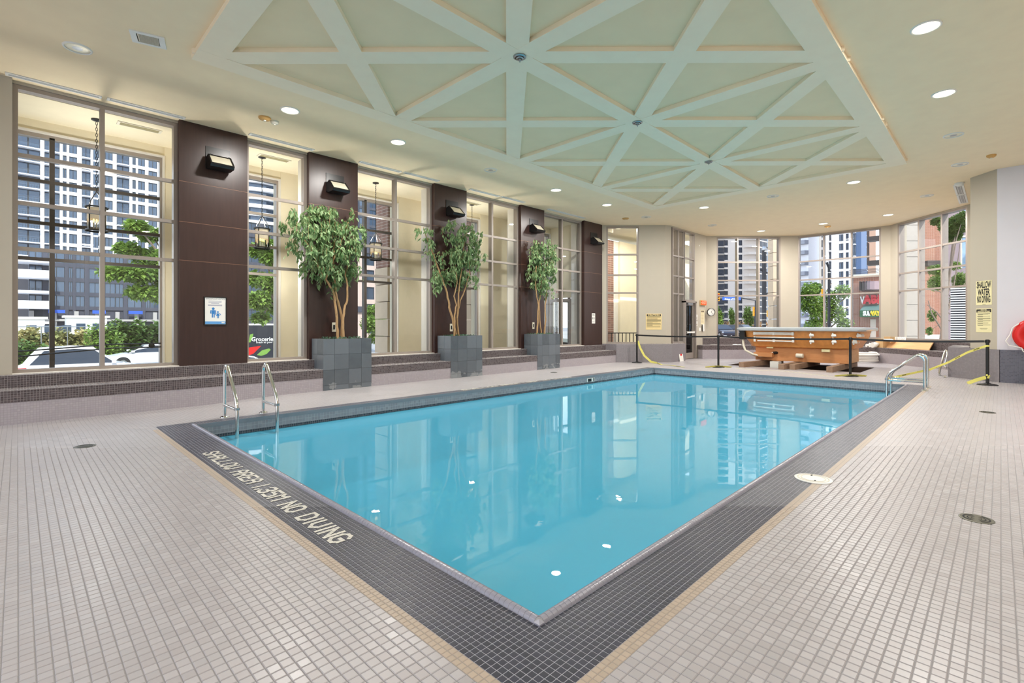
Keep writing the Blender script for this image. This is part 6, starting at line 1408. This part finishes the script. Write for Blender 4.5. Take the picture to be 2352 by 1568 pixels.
# bare branched tree and green trees behind
street_tree('tree with bare grey branches in front of the middle alcove window', (1900, 1902, 735), 0, [(1860, 665, 22, 16), (1935, 670, 24, 16), (1880, 725, 24, 22), (1870, 700, 24, 22), (1920, 720, 26, 22), (1940, 745, 22, 14), (1870, 745, 24, 12), (1905, 690, 24, 24), (1845, 690, 16, 30)], 900, .42, m_leaf2, 31, .2, t_=52,
    branches=[[(1903, 740), (1890, 705), (1870, 690), (1845, 682)], [(1903, 740), (1915, 700), (1935, 690), (1952, 672)], [(1900, 745), (1880, 725), (1852, 715), (1838, 700)], [(1905, 740), (1925, 715), (1948, 705)], [(1905, 735), (1908, 690), (1900, 665), (1910, 650)], [(1898, 745), (1878, 740), (1850, 735)]])
street_tree('dark green tree behind the yellow signal in the middle alcove window', (1875, 1873, 670), 0, [(1873, 662, 14, 14), (1868, 674, 14, 12)], 1500, .8, m_leaf3, 32, .3, t_=90)
street_tree('leafy tree at the top of the right alcove window', (2150, 2190, 560), 0, [(2200, 515, 24, 22), (2190, 540, 20, 16), (2150, 508, 14, 8), (2212, 500, 16, 14), (2165, 520, 10, 10)], 5200, .15, m_leaf3, 33, .09, t_=26, branches=[[(2165, 760), (2180, 700), (2190, 660), (2200, 600), (2205, 560)], [(2180, 700), (2160, 670), (2140, 665)], [(2170, 740), (2150, 715), (2130, 700)], [(2178, 710), (2200, 680), (2216, 650)], [(2165, 760), (2140, 720), (2132, 690)]])
street_tree('low leafy branches across the right alcove window', (2225, 2210, 700), 0, [(2150, 620, 20, 12), (2150, 650, 20, 18), (2205, 645, 18, 20), (2200, 690, 18, 18), (2140, 725, 10, 14), (2135, 760, 8, 10), (2205, 770, 14, 18), (2195, 610, 12, 10)], 2600, .15, m_leaf2, 34, .07, t_=27)
# things through the right alcove window
t = thing('stone_pier', 'pale stone clad pier just outside the right alcove window', 'pier', P(2100, 760, t=19.5)); a, b = P(2076, 700, t=18.6), P(2114.5, 700, t=18.6); d = (b-a); d.z = 0; n_ = Vector((-d.y, d.x, 0)).normalized(); M = frame(Vector((a.x, a.y, 0)), d.normalized(), n_, Zv); k = -1.5; i = 0
m_st = plain('pale limestone', (176, 168, 158), .85)
while k < 6.5: MB().box(0, d.length, .0, .8, k, k+.58, M=M).build('stone_block', m_st, t); k += .6; i += 1
MB().box(.01, d.length-.01, .02, .75, -1.5, 6.5, M=M).build('joint_core', m_cc, t)
t = thing('sandstone_pier', 'sandstone clad pier just outside the right edge of the left alcove window', 'pier', P(1783, 760, t=23)); a = P(1776, 700, t=23); Mp = frame(Vector((a.x, a.y, 0)), R, F, Zv)
for k in range(12): MB().box(0, .26, 0, .5, -1.5+k*.62, -.9+k*.62, M=Mp).build('stone_block', plain('sandstone', (206, 184, 158), .85), t)
Xw = 46.0
t = thing('brick_tower', 'orange brick tower block seen through the middle light of the right alcove window', 'building', P(2148, 745, X=Xw)); a = faceT(2118, 52); wd = 60*52/FOC; Mb = frame(a, R, F, Zv); MB().box(0, wd, .6, 6, -2, 26, M=Mb).build('wall', m_brick, t, uv=True); MB().box(0, wd*.48, 0, .6, -2, 26, M=Mb).build('projecting_bay', m_brick, t, uv=True)
MB().box(0, wd, -.7, 0, P(2140, 612, t=52).z, P(2140, 600, t=52).z, M=Mb).build('balcony', m_brz, t); MB().box(0, wd, -.3, .1, P(2140, 800, t=52).z, P(2140, 768, t=52).z, M=Mb).build('plinth', m_bg, t)
cols = [('p', .6), ('w', 3.0), ('w', 3.0), ('w', 3)]; p = P(2178, 700, X=44); tower('mauve_block', 'mauve panelled block with wide windows behind the leafy tree', 'building', Vector((44, p.y, 0)), ux9, 8, 2.9, [((c[0], c[1], 0, 8, [plain('mauve panel', (150, 132, 134), .7), m_wgb, m_offw]) if c[0] == 'w' else c) for c in cols], plain('mauve wall', (160, 140, 140), .8), -1.5, 8)
t = thing('louvre_screen', 'white horizontal louvre screen low in the right alcove window', 'screen', P(2200, 760, X=30)); xL = 30.0; y0_, y1_ = P(2230, 700, X=xL).y, P(2183, 700, X=xL).y; z = -.2; zt = P(2200, 662, X=xL).z
MB().box(xL+.14, xL+.2, y0_, y1_, z, zt).build('backing', m_dk, t)
while z < zt: MB().box(xL, xL+.12, y0_, y1_, z, z+.052).build('slat', m_white, t); z += .108
# street furniture at the crossing
m_pole = plain('black pole', (34, 36, 42), .5)
t = thing('street_lamp', 'thick black street pole with curved lamp arm in the left alcove window', 'street lamp', P(1755, 760, t=44)); pp = lambda px, py, d=0: P(px, py, t=44+d); b = pp(1755, 760); b.z = -1.5
MB().tube([b, Vector((b.x, b.y, P(1755, 575, t=44).z))], .17, 12).build('pole', m_pole, t, True); MB().tube([pp(1756, 580), pp(1760, 570), pp(1768, 566), pp(1774, 564)], .06, 6).build('lamp_arm', m_pole, t, True); MB().tube([pp(1743, 617), pp(1756, 624), pp(1769, 629), pp(1769.5, 740)], .09, 6).build('cross_arm', m_pole, t, True); MB().tube([pp(1757, 676), pp(1766, 672), pp(1776, 668)], .07, 6).build('signal_arm', m_pole, t, True); MB().lathe([(.2, 0), (.2, .15), (.14, .3)], 12, Matrix.Translation(pp(1755, 574))).build('pole_cap', m_stl, t)
for k, py in enumerate((720, 735, 745, 754)): MB().lathe([(.18, 0), (.18, .05)], 12, Matrix.Translation(Vector((b.x, b.y, P(1755, py, t=44).z))), False).build('band', m_offw, t)
m_ye = plain('signal yellow', (246, 176, 30), .5)
def signal(px, py, tt, label, side=False, h=18, arm=None):
    p = P(px, py, t=tt); sc = tt/FOC; t = thing('traffic_signal', label, 'traffic light', p); hh = h*sc/2; w_ = .17*h*sc; M = frame(p, R, -F*-1, Zv) if False else frame(p, R, F, Zv)
    MB().box(-w_, w_, -w_*.6, w_*.6, -hh, hh, M=M).build('housing', m_ye, t)
    for k in range(3): z = hh*(.62-.62*k); Q = M @ Matrix.Translation(((w_*.6 if side else 0), -w_*.6, z)) @ Matrix.Rotation(PI/2, 4, 'X'); MB().lathe([(hh*.24, 0), (hh*.24, hh*.3)], 12, Q, False).build('visor', m_ye, t); MB().lathe([(hh*.2, .01), (.001, .02)], 12, Q).build('lens', m_red if k == 0 else m_dark, t)
    if arm: MB().tube([P(a_, b_, t=tt+.3) for a_, b_ in arm], .06, 6).build('arm', m_pole, t)
signal(1649, 682, 40, 'yellow traffic signal at the left edge of the left alcove window', arm=[(1649, 690), (1640, 694), (1640, 788)]); signal(1733.5, 715, 48, 'slim yellow traffic signal left of the black street pole', h=21, arm=[(1733.5, 726), (1733.5, 781)]); signal(1764, 720, 46, 'yellow traffic signal right of the black street pole', True, h=15, arm=[(1766, 712), (1769, 700), (1769, 783)])
signal(1890, 672, 42, 'yellow traffic signal above the bare tree in the middle alcove window', True, h=17, arm=[(1892, 680), (1905, 685), (1905, 786)]); signal(1891, 716, 60, 'dark signal with its red light on in front of the bare tree', h=11, arm=[(1891, 721), (1891, 774)])
t = thing('street_sign', 'blue street name sign in the left alcove window', 'street sign', P(1680, 685, t=42)); c = P(1680, 685.5, t=42); M = wallM(c, -F); sc = 42/FOC
MB().box(-21*sc, 21*sc, -3.6*sc, 3.6*sc, 0, .05, M=M).build('plate', plain('sign blue', (30, 84, 178), .5), t); text('lettering', 'Prince of Wales', 5.2*sc, M @ Matrix.Translation((0, -1.4*sc, .052)), m_paper, t, sx=.95, bold=.008); MB().tube([P(1702, 684, t=42.1), P(1735, 690, t=42.1), P(1735, 787, t=42.1)], .06, 6).build('arm', m_pole, t)
t = thing('slim_street_pole', 'slim black pole rising behind the bare tree', 'pole', P(1905, 745, t=45)); b = P(1904, 745, t=45); b.z = -1.5; MB().tube([b, Vector((b.x, b.y, P(1904, 615, t=45).z)), P(1901, 608, t=45), P(1899, 602, t=45)], .11, 8).build('shaft', m_pole, t)
for i, (px, lab) in enumerate(((1652, 'young street tree leftmost in the left alcove window'), (1681, 'thin young tree in the left alcove window'), (1719, 'fuller young street tree beside the slim signal'))):
    r = (9, 6, 13)[i]; street_tree(lab, (px, px, 740), 0, [(px, 728, r, 15), (px-2, 716, r*.6, 10), (px+2, 738, r*.8, 10)], 2400, .55, m_leaf2, 40+i, .12, t_=72)
hb = thing('planting_bed', 'low rust coloured planting strip behind the parked cars', 'planting', P(1690, 743, t=78)); mb = MB(); rnd = random.Random(3)
for k in range(30): foliage(mb, P(1640+k*5, 744, t=78), (.8, .5, .5), 30, .4, rnd)
o = mb.build('foliage', leaf_mat('rust plants', (150, 110, 50), (200, 150, 80), 2), hb); o['kind'] = 'stuff'
CARS = [(1655, 760, 56, (38, 42, 58), 'dark blue hatchback nearest in the left alcove window', .12), (1678, 752, 84, (60, 62, 70), 'dark grey car behind the hatchback', .4), (1706, 756, 64, (40, 42, 48), 'black car beside the first mullion of the left alcove window', .5), (1653, 748, 105, (236, 236, 238), 'white car at the back left of the crossing', 1.3), (1722, 748, 96, (226, 228, 232), 'silver car in the row behind the second light', .9), (1745, 748, 92, (240, 240, 242), 'white car at the right of the row behind', .9), (1695, 746, 120, (238, 238, 238), 'white van far back in the row', 1.4)]
for px, py, tt, colr, lab, an in CARS:
    p = P(px, py, t=tt); p.z = -.2; car(lab, p, math.atan2(F.y, F.x)+an+PI, L=4.5, H=1.55, paint=colr, suv=True)

# ------------------------------------------------------------------ third level: small pieces belong to the part that carries them
NEST = {'recessed_downlight': {'lamp': 'trim_ring', 'reflector_cup': 'trim_ring'}, 'added_porch_lamp': {'lamp': 'trim_ring'}, 'pool_ladder': {'cross_bar': 'rail', 'deck_flange': 'rail', 'collar': 'rail'},
 'car': {'rim': 'wheel'}, 'wall_clock': {'hour_mark': 'face', 'hour_hand': 'face', 'minute_hand': 'face'}, 'wall_flood': {'lens': 'lens_frame', 'bolt': 'lens_frame'}, 'barrier_post': {'belt_clip': 'belt_head'},
 'hanging_lantern': {'bulb': 'candle'}, 'floor_drain': {'slot': 'plate'}, 'life_ring': {'band': 'ring'}, 'hot_tub': {'union_nut': 'drain_pipe', 'pipe_fitting': 'pipe'}, 'skimmer_lid': {'finger_hole': 'cover', 'ring': 'cover'},
 'delivery_truck': {'lettering': 'cargo_box', 'pepper_print': 'cargo_box', 'leaf_print': 'cargo_box', 'roof_edge': 'cargo_box'}, 'street_sign': {'lettering': 'plate'}, 'caution_tape': {'lettering': 'strip'},
 'smoke_detector': {'sensor': 'body'}, 'door_1': {'door_closer': 'door_frame'}, 'traffic_signal': {'visor': 'housing', 'lens': 'housing'}}
for sg in ('framed_notice', 'outlet_cover', 'paper_notice', 'caution_sign', 'exit_sign', 'wall_notice', 'shallow_water_sign', 'health_regulations_sign'):
    NEST[sg] = {k: 'panel' for k in ('lettering', 'text_line', 'figure', 'footer', 'badge', 'socket', 'pictogram', 'heading_bar', 'lit_face', 'small_print')}
last = {}
for o in ORDER:
    try: r = o.parent
    except ReferenceError: continue
    if r is None: continue
    rule = NEST.get(r.name.split('.')[0]); b = o.name.split('.')[0]; last[(r.name, b)] = o
    if rule and b in rule:
        tgt = last.get((r.name, rule[b]))
        if tgt is not None and tgt.parent == r: o.parent = tgt
